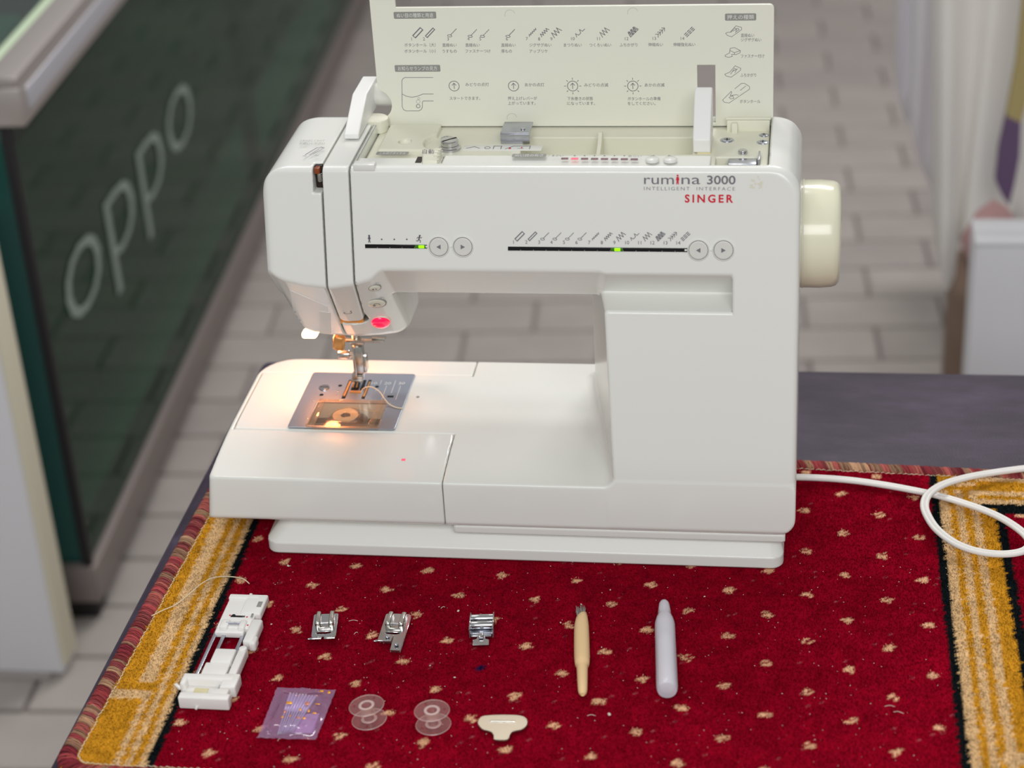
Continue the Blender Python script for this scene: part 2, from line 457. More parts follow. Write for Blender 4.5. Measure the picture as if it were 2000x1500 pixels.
def solid(name, f, lo, hi, h, m, parent, label=None, iters=4):
    """surface of f<0 as one mesh (surface nets, vertices pulled on to the surface, normals from the field)"""
    ax = [np.arange(lo[k] - 1.37 * h, hi[k] + 1.5 * h, h, dtype=np.float32) for k in range(3)]
    X, Y, Z = np.meshgrid(*ax, indexing='ij', sparse=True)
    D = np.broadcast_to(f(X, Y, Z), tuple(len(a) for a in ax)).astype(np.float32)
    S = D < 0
    nx, ny, nz = D.shape
    c = S[:-1, :-1, :-1].astype(np.int8)
    cnt = np.zeros((nx - 1, ny - 1, nz - 1), np.int8)
    for i in (0, 1):
        for j in (0, 1):
            for k in (0, 1):
                cnt += S[i:nx - 1 + i, j:ny - 1 + j, k:nz - 1 + k]
    act = (cnt > 0) & (cnt < 8)
    ids = np.full(act.shape, -1, np.int64); cells = np.argwhere(act); ids[act] = np.arange(len(cells))
    acc = np.zeros((len(cells), 3)); num = np.zeros(len(cells))
    off = [(i, j, k) for i in (0, 1) for j in (0, 1) for k in (0, 1)]
    val = {o: D[cells[:, 0] + o[0], cells[:, 1] + o[1], cells[:, 2] + o[2]] for o in off}
    for a in off:
        for d in range(3):
            if a[d] == 0:
                b = list(a); b[d] = 1; b = tuple(b); va, vb = val[a], val[b]
                cr = (va < 0) != (vb < 0); t = np.where(cr, va / np.where(cr, va - vb, 1), 0)
                p = np.zeros((len(cells), 3)); p[:] = a; p[:, d] += t
                acc += p * cr[:, None]; num += cr
    P = (cells + acc / num[:, None]) * h + np.array([a[0] for a in ax])
    for _ in range(iters):
        d = f(*P.T); g = grad(f, P); n2 = np.maximum((g * g).sum(1), 0.25)
        st = -(d / n2)[:, None] * g; ln = np.linalg.norm(st, axis=1); st *= np.minimum(1, 0.6 * h / np.maximum(ln, 1e-9))[:, None]
        P = P + st
    Q = []
    for d in range(3):
        sl0 = [slice(None)] * 3; sl1 = [slice(None)] * 3; sl0[d] = slice(0, -1); sl1[d] = slice(1, None)
        A, B = S[tuple(sl0)], S[tuple(sl1)]; ch = np.argwhere(A != B)
        e1, e2 = [(1, 2), (2, 0), (0, 1)][d]
        ok = (ch[:, e1] > 0) & (ch[:, e2] > 0) & (ch[:, e1] < act.shape[e1]) & (ch[:, e2] < act.shape[e2]); ch = ch[ok]
        q = []
        for u, v in ((0, 0), (-1, 0), (-1, -1), (0, -1)):
            cc = ch.copy(); cc[:, e1] += u; cc[:, e2] += v; q.append(ids[cc[:, 0], cc[:, 1], cc[:, 2]])
        q = np.stack(q, 1); ins = A[ch[:, 0], ch[:, 1], ch[:, 2]]
        q[~ins] = q[~ins][:, ::-1]; Q.append(q)
    Q = np.concatenate(Q); Q = Q[(Q >= 0).all(1)]
    N = grad(f, P, 0.2); N /= np.maximum(np.linalg.norm(N, axis=1), 1e-9)[:, None]
    me = bpy.data.meshes.new(name)
    me.vertices.add(len(P)); me.vertices.foreach_set('co', (P * MM).astype(np.float32).ravel())
    me.loops.add(Q.size); me.loops.foreach_set('vertex_index', Q.astype(np.int32).ravel())
    me.polygons.add(len(Q)); me.polygons.foreach_set('loop_start', np.arange(0, Q.size, 4, dtype=np.int32))
    me.update(calc_edges=True); me.validate()
    me.polygons.foreach_set('use_smooth', [True] * len(me.polygons))
    me.normals_split_custom_set_from_vertices([tuple(n) for n in N])
    me.materials.append(MATS[m])
    o = bpy.data.objects.new(name, me); link(o, parent)
    if label: o['label'] = label
    return o

# ================================================================== SETTING
def prj(P):
    d = Vector(P) - CAM; z = d.dot(_F)
    if z <= 0.05: return None
    return 1000 + FPX * d.dot(CR) / z, 750 - FPX * d.dot(CU) / z
def bxm(name, lo, hi, m, parent=None, r=0.002, M=None):
    """box given in metres"""
    b = MB(M); b.box([(lo[i] + hi[i]) * 500 for i in range(3)], [(hi[i] - lo[i]) * 1000 for i in range(3)], r * 1000)
    return b.build(name, m, parent)

# floor of grey concrete pavers laid in running bond
def build_floor():
    fl = bxm('floor', (-5.0, -3.0, -0.03), (5.0, 7.0, -0.006), 'grout', None, 0.0)
    tag(fl, kind='structure', label='grey paved shop floor behind and below the table')
    ang = math.radians(3.4); L, W, g, H = 0.222, 0.111, 0.006, 0.024
    me_b = MB(); me_b.box((0, 0, -H * 500), ((L - g) * 1000, (W - g) * 1000, H * 1000), 2.0, 1)
    proto = me_b.build('paver', 'paver', None); mesh = proto.data; bpy.data.objects.remove(proto)
    ca, sa = math.cos(ang), math.sin(ang); cells = []
    for j in range(-26, 60):
        for i in range(-21, 21):
            u = (i + (0.5 if j % 2 else 0.0)) * L + 0.137; v = j * W + 0.05
            x, y = u * ca - v * sa + 0.29, u * sa + v * ca
            if -4.6 < x < 4.6 and -2.8 < y < 6.6: cells.append((x, y))
    vis = []
    for k, (x, y) in enumerate(cells):
        p = prj((x, y, 0))
        hid = (-0.235 < x < 0.8 and y < 0.35)
        if p and -60 < p[0] < 2060 and -40 < p[1] < 1540 and not hid and y > 0.3:
            vis.append(((Vector((x, y, 0)) - CAM).length, k))
    vis.sort(); pick = set(k for _, k in vis[:300])
    rest = MB()
    for k, (x, y) in enumerate(cells):
        if k in pick:
            o = bpy.data.objects.new('paver', mesh); link(o, fl); o.location = (x, y, 0); o.rotation_euler = (0, 0, ang)
        else:
            M = Matrix.Translation((x * 1000, y * 1000, 0)) @ Matrix.Rotation(ang, 4, 'Z')
            a, b, c = (L - g) * 500, (W - g) * 500, H * 1000
            rest.add([(-a, -b, 0), (a, -b, 0), (a, b, 0), (-a, b, 0), (-a, -b, -c), (a, -b, -c), (a, b, -c), (-a, b, -c)],
                     [(0, 1, 2, 3), (0, 4, 5, 1), (1, 5, 6, 2), (2, 6, 7, 3), (3, 7, 4, 0)], M)
    r = rest.build('paver_field', 'paver', fl, smooth=0, recalc=False); r['kind'] = 'stuff'
build_floor()
wl = bxm('wall_back', (-5.0, 6.9, 0.0), (5.0, 7.0, 2.9), 'white_board', None, 0.0); tag(wl, 'pale rear wall of the shop', kind='structure')
wl = bxm('wall_left', (-5.0, -3.0, 0.0), (-4.9, 6.9, 2.9), 'white_board', None, 0.0); tag(wl, 'pale left wall of the shop', kind='structure')

# glass showcase at the left, aluminium framed
def build_showcase():
    t = empty('glass_showcase', (-0.685, 0.90, 0), math.radians(3.8))
    tag(t, 'glass showcase counter with aluminium frame and white lettering on its side', 'showcase')
    Ln, Wd, zt = 2.75, 0.75, 0.751
    # base rails
    for lo, hi in (((-0.045, 0.0, 0.03), (0.0, Ln, 0.085)), ((-Wd, 0.0, 0.03), (-0.045, 0.045, 0.085)), ((-Wd, Ln - 0.045, 0.03), (-0.045, Ln, 0.085))):
        bxm('base_rail', lo, hi, 'rail_dark', t, 0.003)
    for x, y in ((-0.03, 0.03), (-0.03, Ln - 0.06), (-Wd + 0.05, 0.03), (-Wd + 0.05, Ln - 0.06)):
        bxm('foot', (x - 0.02, y - 0.02, 0.0), (x + 0.02, y + 0.02, 0.03), 'rubber_dark', t, 0.002)
    # glass
    bxm('side_pane', (-0.016, 0.008, 0.085), (-0.010, Ln - 0.01, 0.70), 'showcase_glass', t, 0.0)
    bxm('front_pane', (-Wd, 0.012, 0.085), (-0.018, 0.018, 0.70), 'teal_glass', t, 0.0)
    bxm('seal_strip', (-0.017, 0.003, 0.085), (-0.005, 0.013, 0.70), 'rubber_dark', t, 0.001)
    bxm('inner_ledge', (-0.13, 0.05, 0.03), (-0.05, Ln - 0.05, 0.075), 'aluminium_light', t, 0.002)
    for y in (1.28, Ln - 0.03):  # nearer one stands in for a post reflected in the pane
        bxm('corner_or_reflected_post', (-0.045, y - 0.015, 0.085), (-0.020, y + 0.015, 0.70), 'aluminium', t, 0.003)
    # top frame: two tone rail
    bxm('top_rail', (-0.05, -0.01, 0.69), (0.02, Ln, 0.738), 'aluminium', t, 0.004)
    bxm('rail_strip', (0.019, 0.01, 0.705), (0.023, Ln, 0.731), 'aluminium_light', t, 0.001)
    bxm('top_rail', (-Wd, -0.01, 0.69), (-0.05, 0.03, 0.751), 'aluminium', t, 0.004)
    bxm('top_rail', (-0.02, -0.01, 0.738), (0.02, Ln, 0.751), 'aluminium', t, 0.003)
    bxm('glass_edge', (-0.032, 0.03, 0.738), (-0.02, Ln, 0.75), 'glass_edge', t, 0.001)
    bxm('glass_edge', (-Wd, 0.03, 0.738), (-0.032, 0.042, 0.75), 'glass_edge', t, 0.001)
    bxm('top_pane', (-Wd, 0.042, 0.740), (-0.032, Ln, 0.748), 'glass_top', t, 0.0)
    bxm('display_tray', (-Wd + 0.02, 0.05, 0.60), (-0.27, Ln - 0.05, 0.615), 'dark_goods', t, 0.003)
    bxm('display_tray', (-0.27, 0.05, 0.60), (-0.06, 0.62, 0.615), 'dark_goods', t, 0.003)
    bxm('display_back', (-Wd, 0.02, 0.085), (-Wd + 0.01, Ln, 0.69), 'teal_glass', t, 0.0)
    # lettering on the outside of the side pane
    M = frame((-9.0, 95, 370), (0, 1, 0), (0, 0, 1))
    text('lettering', 'oppo', M, 'white_letter', t, h=205, w=720, align='LEFT', bold=-0.12, lift=1.0, label='white lettering stuck on the glass side')
    bc = bxm('phone_box', (-0.20, 0.24, 0.615), (-0.145, 0.50, 0.66), 'cyan_box', None, 0.002, Matrix.Translation((-685, 900, 0)) @ Matrix.Rotation(math.radians(3.8), 4, 'Z'))
    tag(bc, 'small bright cyan box lying inside the glass showcase', 'box')
build_showcase()

wb = empty('white_cabinet', (-1.0, 0.80, 0.0))
tag(wb, 'plain white cabinet standing against the showcase at left', 'cabinet')
bxm('panel', (-0.30, -0.02, 0.006), (0.302, 0.02, 0.632), 'white_board', wb, 0.003)
bxm('edge_trim', (0.302, -0.02, 0.02), (0.308, 0.02, 0.632), 'board_edge', wb, 0.001)
bxm('plinth', (-0.28, -0.03, 0.0), (0.285, 0.03, 0.006), 'aluminium', wb, 0.0)

# clothes and goods at the right of the aisle
def garment(name, label, yy, hem, top_x, ztop, m, group=None, seed=1, folds=5.0, amp=0.018):
    """hanging cloth: folded sheet with thickness; hem = sight points on the cloth's plane"""
    rg = random.Random(seed)
    H = [at_y(px, py, yy * 1000) * MM for px, py in hem]; H = [Vector((p.x, p.y, p.z + ZR)) for p in H]
    nu, nv = 44, 26; V = []; F = []
    seg = [0.0]
    for a, b in zip(H, H[1:]): seg.append(seg[-1] + (b - a).length)
    ph = rg.random() * 6
    for side in (0, 1):
        for i in range(nu + 1):
            s = seg[-1] * i / nu; k = max(j for j in range(len(seg) - 1) if seg[j] <= s + 1e-9) if i else 0
            f = (s - seg[k]) / max(seg[k + 1] - seg[k], 1e-9); b = H[k].lerp(H[k + 1], f)
            tx = top_x[0] + (top_x[1] - top_x[0]) * i / nu
            for j in range(nv + 1):
                t = j / nv; x = b.x + (tx - b.x) * t; z = b.z + (ztop - b.z) * t
                w = math.sin(i / nu * folds * 6.283 + ph + 1.1 * math.sin(t * 3)) * amp * (1.15 - 0.8 * t)
                e = min(1.0, i / 3, (nu - i) / 3) ; th = (0.004 + 0.022 * math.sqrt(max(e, 0)))
                V.append((x * 1000, (yy + w + (th if side else -th)) * 1000, z * 1000))
    n = (nu + 1) * (nv + 1); q = lambda s, i, j: s * n + i * (nv + 1) + j
    for i in range(nu):
        for j in range(nv):
            F += [(q(0, i, j), q(0, i + 1, j), q(0, i + 1, j + 1), q(0, i, j + 1)), (q(1, i, j), q(1, i, j + 1), q(1, i + 1, j + 1), q(1, i + 1, j))]
        F += [(q(0, i, 0), q(1, i, 0), q(1, i + 1, 0), q(0, i + 1, 0)), (q(0, i, nv), q(0, i + 1, nv), q(1, i + 1, nv), q(1, i, nv))]
    for j in range(nv):
        F += [(q(0, 0, j), q(0, 0, j + 1), q(1, 0, j + 1), q(1, 0, j)), (q(0, nu, j), q(1, nu, j), q(1, nu, j + 1), q(0, nu, j + 1))]
    b = MB(); b.add(V, F)
    t = empty(name, (0, 0, 0)); tag(t, label, 'garment', group)
    b.build('cloth', m, t, smooth=60)
    # hanger hook carrying it from the rail
    xm = (top_x[0] + top_x[1]) / 2
    h = MB(); h.tube(bez([(xm * 1000, yy * 1000, ztop * 1000 - 20), (xm * 1000, yy * 1000, ztop * 1000 + 55), (xm * 1000 + 18, yy * 1000, ztop * 1000 + 84), (xm * 1000 + 34, yy * 1000, ztop * 1000 + 60)], 5), 2.2, 6)
    h.tube([((top_x[0] + 0.02) * 1000, yy * 1000, ztop * 1000 - 30), (xm * 1000, yy * 1000, ztop * 1000), ((top_x[1] - 0.02) * 1000, yy * 1000, ztop * 1000 - 30)], 5, 6)
    h.build('hanger', 'chrome', t)
    return t
G = 'clothes hanging along the aisle'
garment('hanging_garment', 'long cream white garment hanging nearest, its hem in a point', 1.36,
        [(1822, 430), (1834, 500), (1848, 548), (1864, 525), (1876, 440), (1902, 388), (1938, 374), (1968, 400), (2000, 450), (2060, 480), (2130, 470)],
        (0.320, 0.68), 1.42, 'cloth_cream', G, 3, 3.0, 0.014)
garment('hanging_garment', 'long pale grey white garment hanging farthest down the aisle', 1.95,
        [(1748, 120), (1756, 190), (1768, 226), (1790, 236), (1830, 250), (1890, 262), (1960, 250), (2040, 240)],
        (0.345, 0.70), 1.42, 'cloth_white', G, 5, 3.0, 0.009)
garment('hanging_garment', 'pale white garment hanging between the cream one and the farthest', 1.66,
        [(1775, 200), (1784, 260), (1797, 312), (1815, 350), (1850, 365), (1900, 350), (1960, 350), (2040, 340)],
        (0.335, 0.68), 1.42, 'cloth_white', G, 8, 3.0, 0.009)
def scarf():
    t = empty('purple_scarf', (0, 0, 0)); tag(t, 'purple scarf with gold band hanging in front of the white garments', 'scarf', G)
    yy = 1270
    def strip(pts, m, name):
        P = [at_y(px, py, yy) for px, py in pts]; b = MB()
        b.prism([(p.x, p.z + ZR * 1000) for p in P], -yy - 9, -yy + 9, Matrix.Rotation(math.pi / 2, 4, 'X')); b.build(name, m, t)
    strip([(1950, 290), (1944, 350), (1957, 378), (1970, 396), (1981, 350), (1990, 300), (1993, 235), (1965, 222)], 'cloth_purple', 'cloth')
    strip([(1965, 222), (1993, 235), (2018, 150), (2035, -60), (2003, -60), (1984, 120)], 'cloth_gold', 'band')
    p = at_y(2019, -60, yy)
    b = MB(); b.tube([(p.x, p.y, p.z + 727 - 30), (p.x, p.y, 1440), (p.x + 10, p.y, 1470), (p.x, p.y, 1506)], 2.0, 6); b.build('hanger', 'chrome', t)
scarf()
rail = empty('clothes_rail', (0.5, 1.7, 0)); tag(rail, 'metal clothes rail carrying the garments beside the aisle', 'clothes rail', None)
bb = MB(); bb.cyl((0, -900, 1495), 14, 1500, 'Y', 16); bb.build('rail', 'chrome', rail)
for yy in (-880, 580):
    bb = MB(); bb.cyl((360, yy, 0), 14, 1495, 'Z', 16); bb.cyl((0, yy, 1495), 12, 360, 'X', 12); bb.build('post', 'chrome', rail)
    bb = MB(); bb.box((360, yy, 10), (300, 40, 20), 4); bb.build('base', 'chrome', rail)
def goods():
    p0 = at_y(1904, 480, 1080) * MM; zt = at_y(1930, 474, 1080).z * MM + ZR
    t = empty('white_carton', (p0.x + 0.16, 1.115, 0)); tag(t, 'plain white carton on the floor at the right edge', 'carton')
    bxm('body', (-0.16, -0.035, 0.0), (0.16, 0.035, zt - 0.004), 'white_board', t, 0.004)
    for y0, y1 in ((-0.035, -0.001), (0.001, 0.035)):
        bxm('flap', (-0.16, y0, zt - 0.004), (0.16, y1, zt), 'white_board', t, 0.001)
    p1 = at_y(1858, 530, 1460) * MM; z1 = p1.z + ZR
    b = MB(); b.box((0, 0, z1 * 500), (190, 150, z1 * 1000), 25, 4); s = b.build('brown_bag', 'cloth_brown', None, smooth=60)
    s.location = (p1.x + 0.095, 1.48, 0); tag(s, 'soft brown bag standing behind the white carton', 'bag')
    p2 = at_y(1868, 400, 1460) * MM; z2 = p2.z + ZR
    t2 = empty('pink_bag', (p2.x + 0.11, 1.49, z1)); tag(t2, 'pale pink bag lying on top of the brown bag', 'bag')
    b = MB(); b.box((0, 0, (z2 - z1) * 500), (200, 130, (z2 - z1) * 1000), 45, 5); b.build('body', 'cloth_pink', t2, smooth=60)
    b = MB(); b.tube(bez([(-60, -66, (z2 - z1) * 700), (-40, -74, (z2 - z1) * 350), (40, -74, (z2 - z1) * 350), (60, -66, (z2 - z1) * 700)], 6), 6, 8); b.build('strap', 'cloth_brown', t2)
goods()

# ================================================================== TABLE
def build_table():
    x0, x1, y0, y1 = -0.233, 0.78, -0.30, 0.2955
    t = empty('display_table', ((x0 + x1) / 2, (y0 + y1) / 2, 0)); tag(t, 'dark purple covered table under the patterned rug', 'table')
    w, d = (x1 - x0), (y1 - y0)
    b = MB(); b.box((0, 0, TABLE_Z * 1000 - 16), (w * 1000, d * 1000, 32), 8, 4); b.build('tabletop', 'table_cover', t)
    b = MB()
    for s in (-1, 1):
        b.box((0, s * (d * 500 - 40), 650), (w * 1000 - 90, 20, 70), 2); b.box((s * (w * 500 - 40), 0, 650), (20, d * 1000 - 100, 70), 2)
    b.build('apron', 'table_body', t)
    for sx in (-1, 1):
        for sy in (-1, 1):
            b = MB(); b.box((sx * (w * 500 - 45), sy * (d * 500 - 45), 344), (45, 45, 688), 3); b.build('leg', 'table_body', t)
build_table()

# ================================================================== RUG
def srgb(h): return np.array(lin(h)[:3])
RED, TAN, GOLD, BLK, DOT = srgb('#8c041e'), srgb('#dfb886'), srgb('#cd9026'), srgb('#12181a'), srgb('#f2bd94')
LAT_O = np.array([216.457, -77.838]); LAT_B = np.array([[50.537, -2.668], [24.815, 24.057]]); LAT_I = np.linalg.inv(LAT_B)
def smooth_noise(x, y, s, seed):
    r = np.random.default_rng(seed); k = r.random((64, 64)); u = x / s; v = y / s
    i = np.floor(u).astype(int); j = np.floor(v).astype(int); fu = u - i; fv = v - j; fu = fu * fu * (3 - 2 * fu); fv = fv * fv * (3 - 2 * fv)
    g = lambda a, b: k[a % 64, b % 64]
    return (g(i, j) * (1 - fu) * (1 - fv) + g(i + 1, j) * fu * (1 - fv) + g(i, j + 1) * (1 - fu) * fv + g(i + 1, j + 1) * fu * fv)
def rug_color(x, y, rng):
    n = len(x); jx = x + rng.normal(0, 0.55, n); jy = y + rng.normal(0, 0.55, n)
    c = np.tile(RED, (n, 1))
    xl = jx + 0.017 * jy; xr = jx + 0.0123 * jy
    field = (xl > -168) & (xr < 301.5)
    q = (np.stack([jx, jy], 1) - LAT_O) @ LAT_I; k = np.round(q); d = ((q - k) @ LAT_B); dd = np.sqrt((d[:, 0] / 3.7) ** 2 + (d[:, 1] / 3.2) ** 2)
    fade = 0.75 + 0.25 * smooth_noise(k[:, 0] * 7.3 + 90, k[:, 1] * 5.1 + 90, 1.0, 3)
    on = field & (rng.random(n) < np.clip(2.6 - 2.2 * dd, 0, 1) * fade)
    c[on] = DOT * (0.8 + 0.25 * rng.random((on.sum(), 1)))
    red = field & ~on
    c[red] *= (0.80 + 0.32 * smooth_noise(x[red] + 900, y[red] + 900, 9.0, 5) + 0.12 * smooth_noise(x[red] + 500, y[red] + 500, 2.5, 6))[:, None]
    lf = rng.random(n) < 0.004; c[lf & red] = srgb('#a05055')
    p = at_z(940, 1302, 0); c[on & (np.hypot(jx - p.x, jy - p.y) < 9)] = RED * 0.8; sp = field & (np.hypot(jx - p.x, jy - p.y) < 2.8); c[sp] = srgb('#1c1840')
    # left border
    def band(sel, t, stops):
        e = [s[0] for s in stops]
        idx = np.clip(np.searchsorted(e, t, side='right') - 1, 0, len(stops) - 1)
        cols = np.array([s[1] for s in stops]); c[sel] = cols[idx][sel]
    L = xl <= -168
    lowl = jy < -164
    band(L & ~lowl, xl, [(-400, GOLD), (-200.6, TAN), (-191, GOLD), (-186.2, TAN), (-182.2, GOLD), (-177.5, TAN), (-173.6, BLK)])
    band(L & lowl, xl, [(-400, GOLD), (-193.5, TAN), (-189.5, GOLD), (-186.2, TAN), (-182.2, GOLD), (-177.5, TAN), (-173.6, BLK)])
    s = L & (xl < -189.5) & (jy > -164) & (jy < -155); c[s] = TAN
    s = L & (xl < -189.5) & (jy > -155) & (jy < -147); c[s] = GOLD * 0.95
    # right border
    R = xr >= 301.5
    band(R, xr, [(300, BLK), (307, TAN), (313.5, GOLD), (318, TAN), (323, GOLD), (328, TAN), (333.5, GOLD), (343.5, BLK), (350, RED)])
    s = R & (xr > 343.5) & (xr < 350) & (jy > 84); c[s] = TAN
    s = R & (xr > 350) & (jy > 78) & (jy < 84); c[s] = BLK
    B = R & (xr > 333.5) & (jy >= 84)
    band(B, jy, [(80, BLK), (90, TAN), (96, GOLD), (101, TAN), (107, GOLD), (120, TAN), (125, GOLD)])
    B2 = R & (xr > 307) & (xr <= 333.5) & (jy > 107)
    band(B2, jy, [(100, GOLD), (113, TAN), (118, GOLD), (128, TAN)])
    s = R & (xr > 325) & (xr < 344) & (jy < -178) & (jy > -188); c[s] = TAN
    qd = R & (xr > 352) & (np.hypot((jx - 362), (jy - 80)) < 7) & (jy < 78); c[qd] = DOT
    nf = ~field; c[nf] *= (0.80 + 0.32 * smooth_noise(x[nf] + 700, y[nf] + 700, 5.0, 9) + 0.08 * rng.random(nf.sum()))[:, None]
    return np.clip(c, 0, 1)
def xe(y): return -214.2 + 0.026 * y
def yb(x): return 137.0 - 0.048 * (x - 207.0)
def set_yarn(me, cols, domain='POINT'):
    a = me.color_attributes.new('yarn', 'FLOAT_COLOR', domain)
    c = np.ones((len(cols), 4), np.float32); c[:, :3] = cols; a.data.foreach_set('color', c.ravel())
def build_rug():
    X1, Y0 = 470.0, -233.0
    t = empty('rug', (0, 0, ZR)); tag(t, 'dark red carpet rug with small dots and gold striped border', 'rug')
    # woven ground
    st = 2.0; xs = np.arange(-216.0, X1 + 1, st); ys = np.arange(Y0, 152, st)
    gx, gy = np.meshgrid(xs, ys, indexing='ij'); fx, fy = gx.ravel().copy(), gy.ravel().copy()
    top = yb(fx); fy = Y0 + (fy - Y0) * (top - Y0) / (ys[-1] - Y0); lft = xe(fy); fx = lft + (fx - xs[0]) * (X1 - lft) / (xs[-1] - xs[0])
    zz = -0.7 + 0.3 * smooth_noise(fx + 900, fy + 900, 4.0, 2) - 0.25
    n1, n2 = gx.shape; idx = np.arange(n1 * n2).reshape(n1, n2)
    Q = np.stack([idx[:-1, :-1], idx[1:, :-1], idx[1:, 1:], idx[:-1, 1:]], -1).reshape(-1, 4)
    V = np.stack([fx, fy, zz], 1); per = list(idx[:, 0]) + list(idx[-1, 1:]) + list(idx[-2::-1, -1]) + list(idx[0, -2:0:-1])
    nb = len(V); V = np.concatenate([V, np.c_[V[per][:, :2], np.full(len(per), -7.0)]])
    F = [tuple(q) for q in Q]; m_ = len(per)
    for i in range(m_):
        j = (i + 1) % m_; F.append((per[i], nb + i, nb + j, per[j]))
    F.append(tuple(nb + i for i in range(m_))[::-1])
    me = bpy.data.meshes.new('woven_ground'); me.from_pydata((V * MM).tolist(), [], F); me.update()
    cols = rug_color(V[:, 0], V[:, 1], np.random.default_rng(4)) * 1.05
    set_yarn(me, cols); finish(me, 60); me.materials.append(MATS['rug_pile']); o = bpy.data.objects.new('woven_ground', me); link(o, t)
    # pile: short yarn tufts
    rng = np.random.default_rng(21); N = 330000
    x = rng.uniform(-214, 400, N); y = rng.uniform(-230, 140, N)
    dens = ~((x > -120) & (x < 190) & (y > 14) & (y < 125))       # nothing needed under the machine's foot
    ok = (x > xe(y) + 3) & (y < yb(x) - 3) & dens; x, y = x[ok], y[ok]; N = len(x)
    col = rug_color(x, y, rng); col *= (0.90 + 0.2 * rng.random((N, 1)))
    hgt = rng.uniform(0.7, 1.5, N); a = rng.uniform(0, 2 * np.pi, N); lean = rng.uniform(0.1, 1.3, N)
    w = rng.uniform(0.22, 0.42, N); b = rng.uniform(0, 2 * np.pi, N)
    base = np.stack([x, y, np.full(N, -1.2)], 1); tip = base + np.stack([lean * np.cos(a), lean * np.sin(a) - 0.25, hgt], 1)
    sd = np.stack([w * np.cos(b), w * np.sin(b), np.zeros(N)], 1)
    gn = np.cross(2 * sd, tip - base); fl = gn[:, 1] > 0; sd[fl] *= -1            # turn every yarn's outer side to the room
    P = np.stack([base - sd, base + sd, tip + sd * 0.5, tip - sd * 0.5], 1).reshape(-1, 3)
    me = bpy.data.meshes.new('pile')
    me.vertices.add(4 * N); me.vertices.foreach_set('co', (P * MM).astype(np.float32).ravel())
    me.loops.add(4 * N); me.loops.foreach_set('vertex_index', np.arange(4 * N, dtype=np.int32))
    me.polygons.add(N); me.polygons.foreach_set('loop_start', np.arange(0, 4 * N, 4, dtype=np.int32)); me.update(calc_edges=True)
    set_yarn(me, np.repeat(np.clip(col, 0, 1), 4, axis=0)); me.materials.append(MATS['rug_pile'])
    me.polygons.foreach_set('use_smooth', [True] * N)
    # yarns shade like the surface they make up
    me.normals_split_custom_set_from_vertices([tuple(v) for v in np.repeat(np.stack([np.cos(a) * 0.2, np.sin(a) * 0.2, np.ones(N)], 1) / 1.02, 4, axis=0)])
    o = bpy.data.objects.new('pile', me); link(o, t); o['kind'] = 'stuff'
    # overcast yarn binding round the edge
    path = [(xe(y_), y_) for y_ in np.arange(yb(-210) - 4, -216, -1.0)]
    cx, cy, r = xe(-216) + 17, -216, 17
    path += [(cx + r * math.cos(q), cy + r * math.sin(q)) for q in np.linspace(math.pi, 1.5 * math.pi, 26)]
    path += [(x_, -233.0) for x_ in np.arange(cx + 1, X1, 1.0)]
    back = [(x_, yb(x_)) for x_ in np.arange(-208, X1, 1.0)]
    pal = [srgb('#8e3a3c'), srgb('#a4474a'), srgb('#7c2c34'), srgb('#b08a6c'), srgb('#96705a'), srgb('#8a4444'), srgb('#a85a52')]
    rg = random.Random(5); V = []; F = []; C = []
    stitch = MB()
    def wrap(path, inner):
        nonlocal V, F, C
        P = [Vector((p[0], p[1], 0)) for p in path]; L = [0.0]
        for a_, b_ in zip(P, P[1:]): L.append(L[-1] + (b_ - a_).length)
        s = 1.0; k = 0; run = 0; cc = pal[0]; num = 0
        while s < L[-1] - 2:
            while L[k + 1] < s: k += 1
            f = (s - L[k]) / (L[k + 1] - L[k]); c = P[k].lerp(P[k + 1], f); tg = (P[k + 1] - P[k]).normalized()
            nn = Vector((-tg.y, tg.x, 0)) * inner       # towards the rug's inside
            if run <= 0: run = rg.randint(1, 6); cc = pal[rg.randrange(len(pal))]
            run -= 1; col = cc * rg.uniform(0.6, 1.35)
            pts = []
            for q in np.linspace(-0.15, 1.02, 8):
                ang = q * math.pi; pts.append(c + nn * (6.2 * math.cos(ang)) + tg * (7.0 * (0.5 - q) + rg.uniform(-.3, .3)) + Vector((0, 0, -3.2 + 4.3 * math.sin(ang) + rg.uniform(-0.3, 0.3))))
            rad = rg.uniform(0.55, 0.9); o = len(V); sg = 5
            for i, p in enumerate(pts):
                t1 = (pts[min(i + 1, 7)] - pts[max(i - 1, 0)]).normalized(); x_ = t1.cross(Vector((tg.x, tg.y, 0.3))).normalized(); y_ = x_.cross(t1)
                for g in range(sg):
                    qa = 2 * math.pi * g / sg; V.append(p + x_ * math.cos(qa) * rad * 0.8 + y_ * math.sin(qa) * rad)
                    C.append(np.clip(col, 0, 1))
            for i in range(7):
                for g in range(sg): F.append((o + i * sg + g, o + i * sg + (g + 1) % sg, o + (i + 1) * sg + (g + 1) % sg, o + (i + 1) * sg + g))
            if num % 3 == 0:
                p = c + nn * (6.4 + rg.uniform(-.5, .5)) + Vector((0, 0, -0.3)); stitch.tube([p - tg * 1.7 - Vector((0, 0, .6)), p - tg * 0.6 + nn * 0.35, p + tg * 0.8 - nn * 0.35, p + tg * 1.9 - Vector((0, 0, .6))], 0.3, 5)
            num += 1; s += rg.uniform(1.0, 1.6)
    wrap(path, 1); wrap(back, -1)
    me = bpy.data.meshes.new('binding'); me.from_pydata([tuple(v * MM) for v in V], [], F); me.update()
    set_yarn(me, np.array(C)); finish(me, 80); me.materials.append(MATS['rug_binding']); o = bpy.data.objects.new('binding', me); link(o, t); o['kind'] = 'stuff'
    o['label'] = 'dusty red and beige yarn edging'
    s_ = stitch.build('edge_stitching', 'thread_cream', t); s_['kind'] = 'stuff'
build_rug()

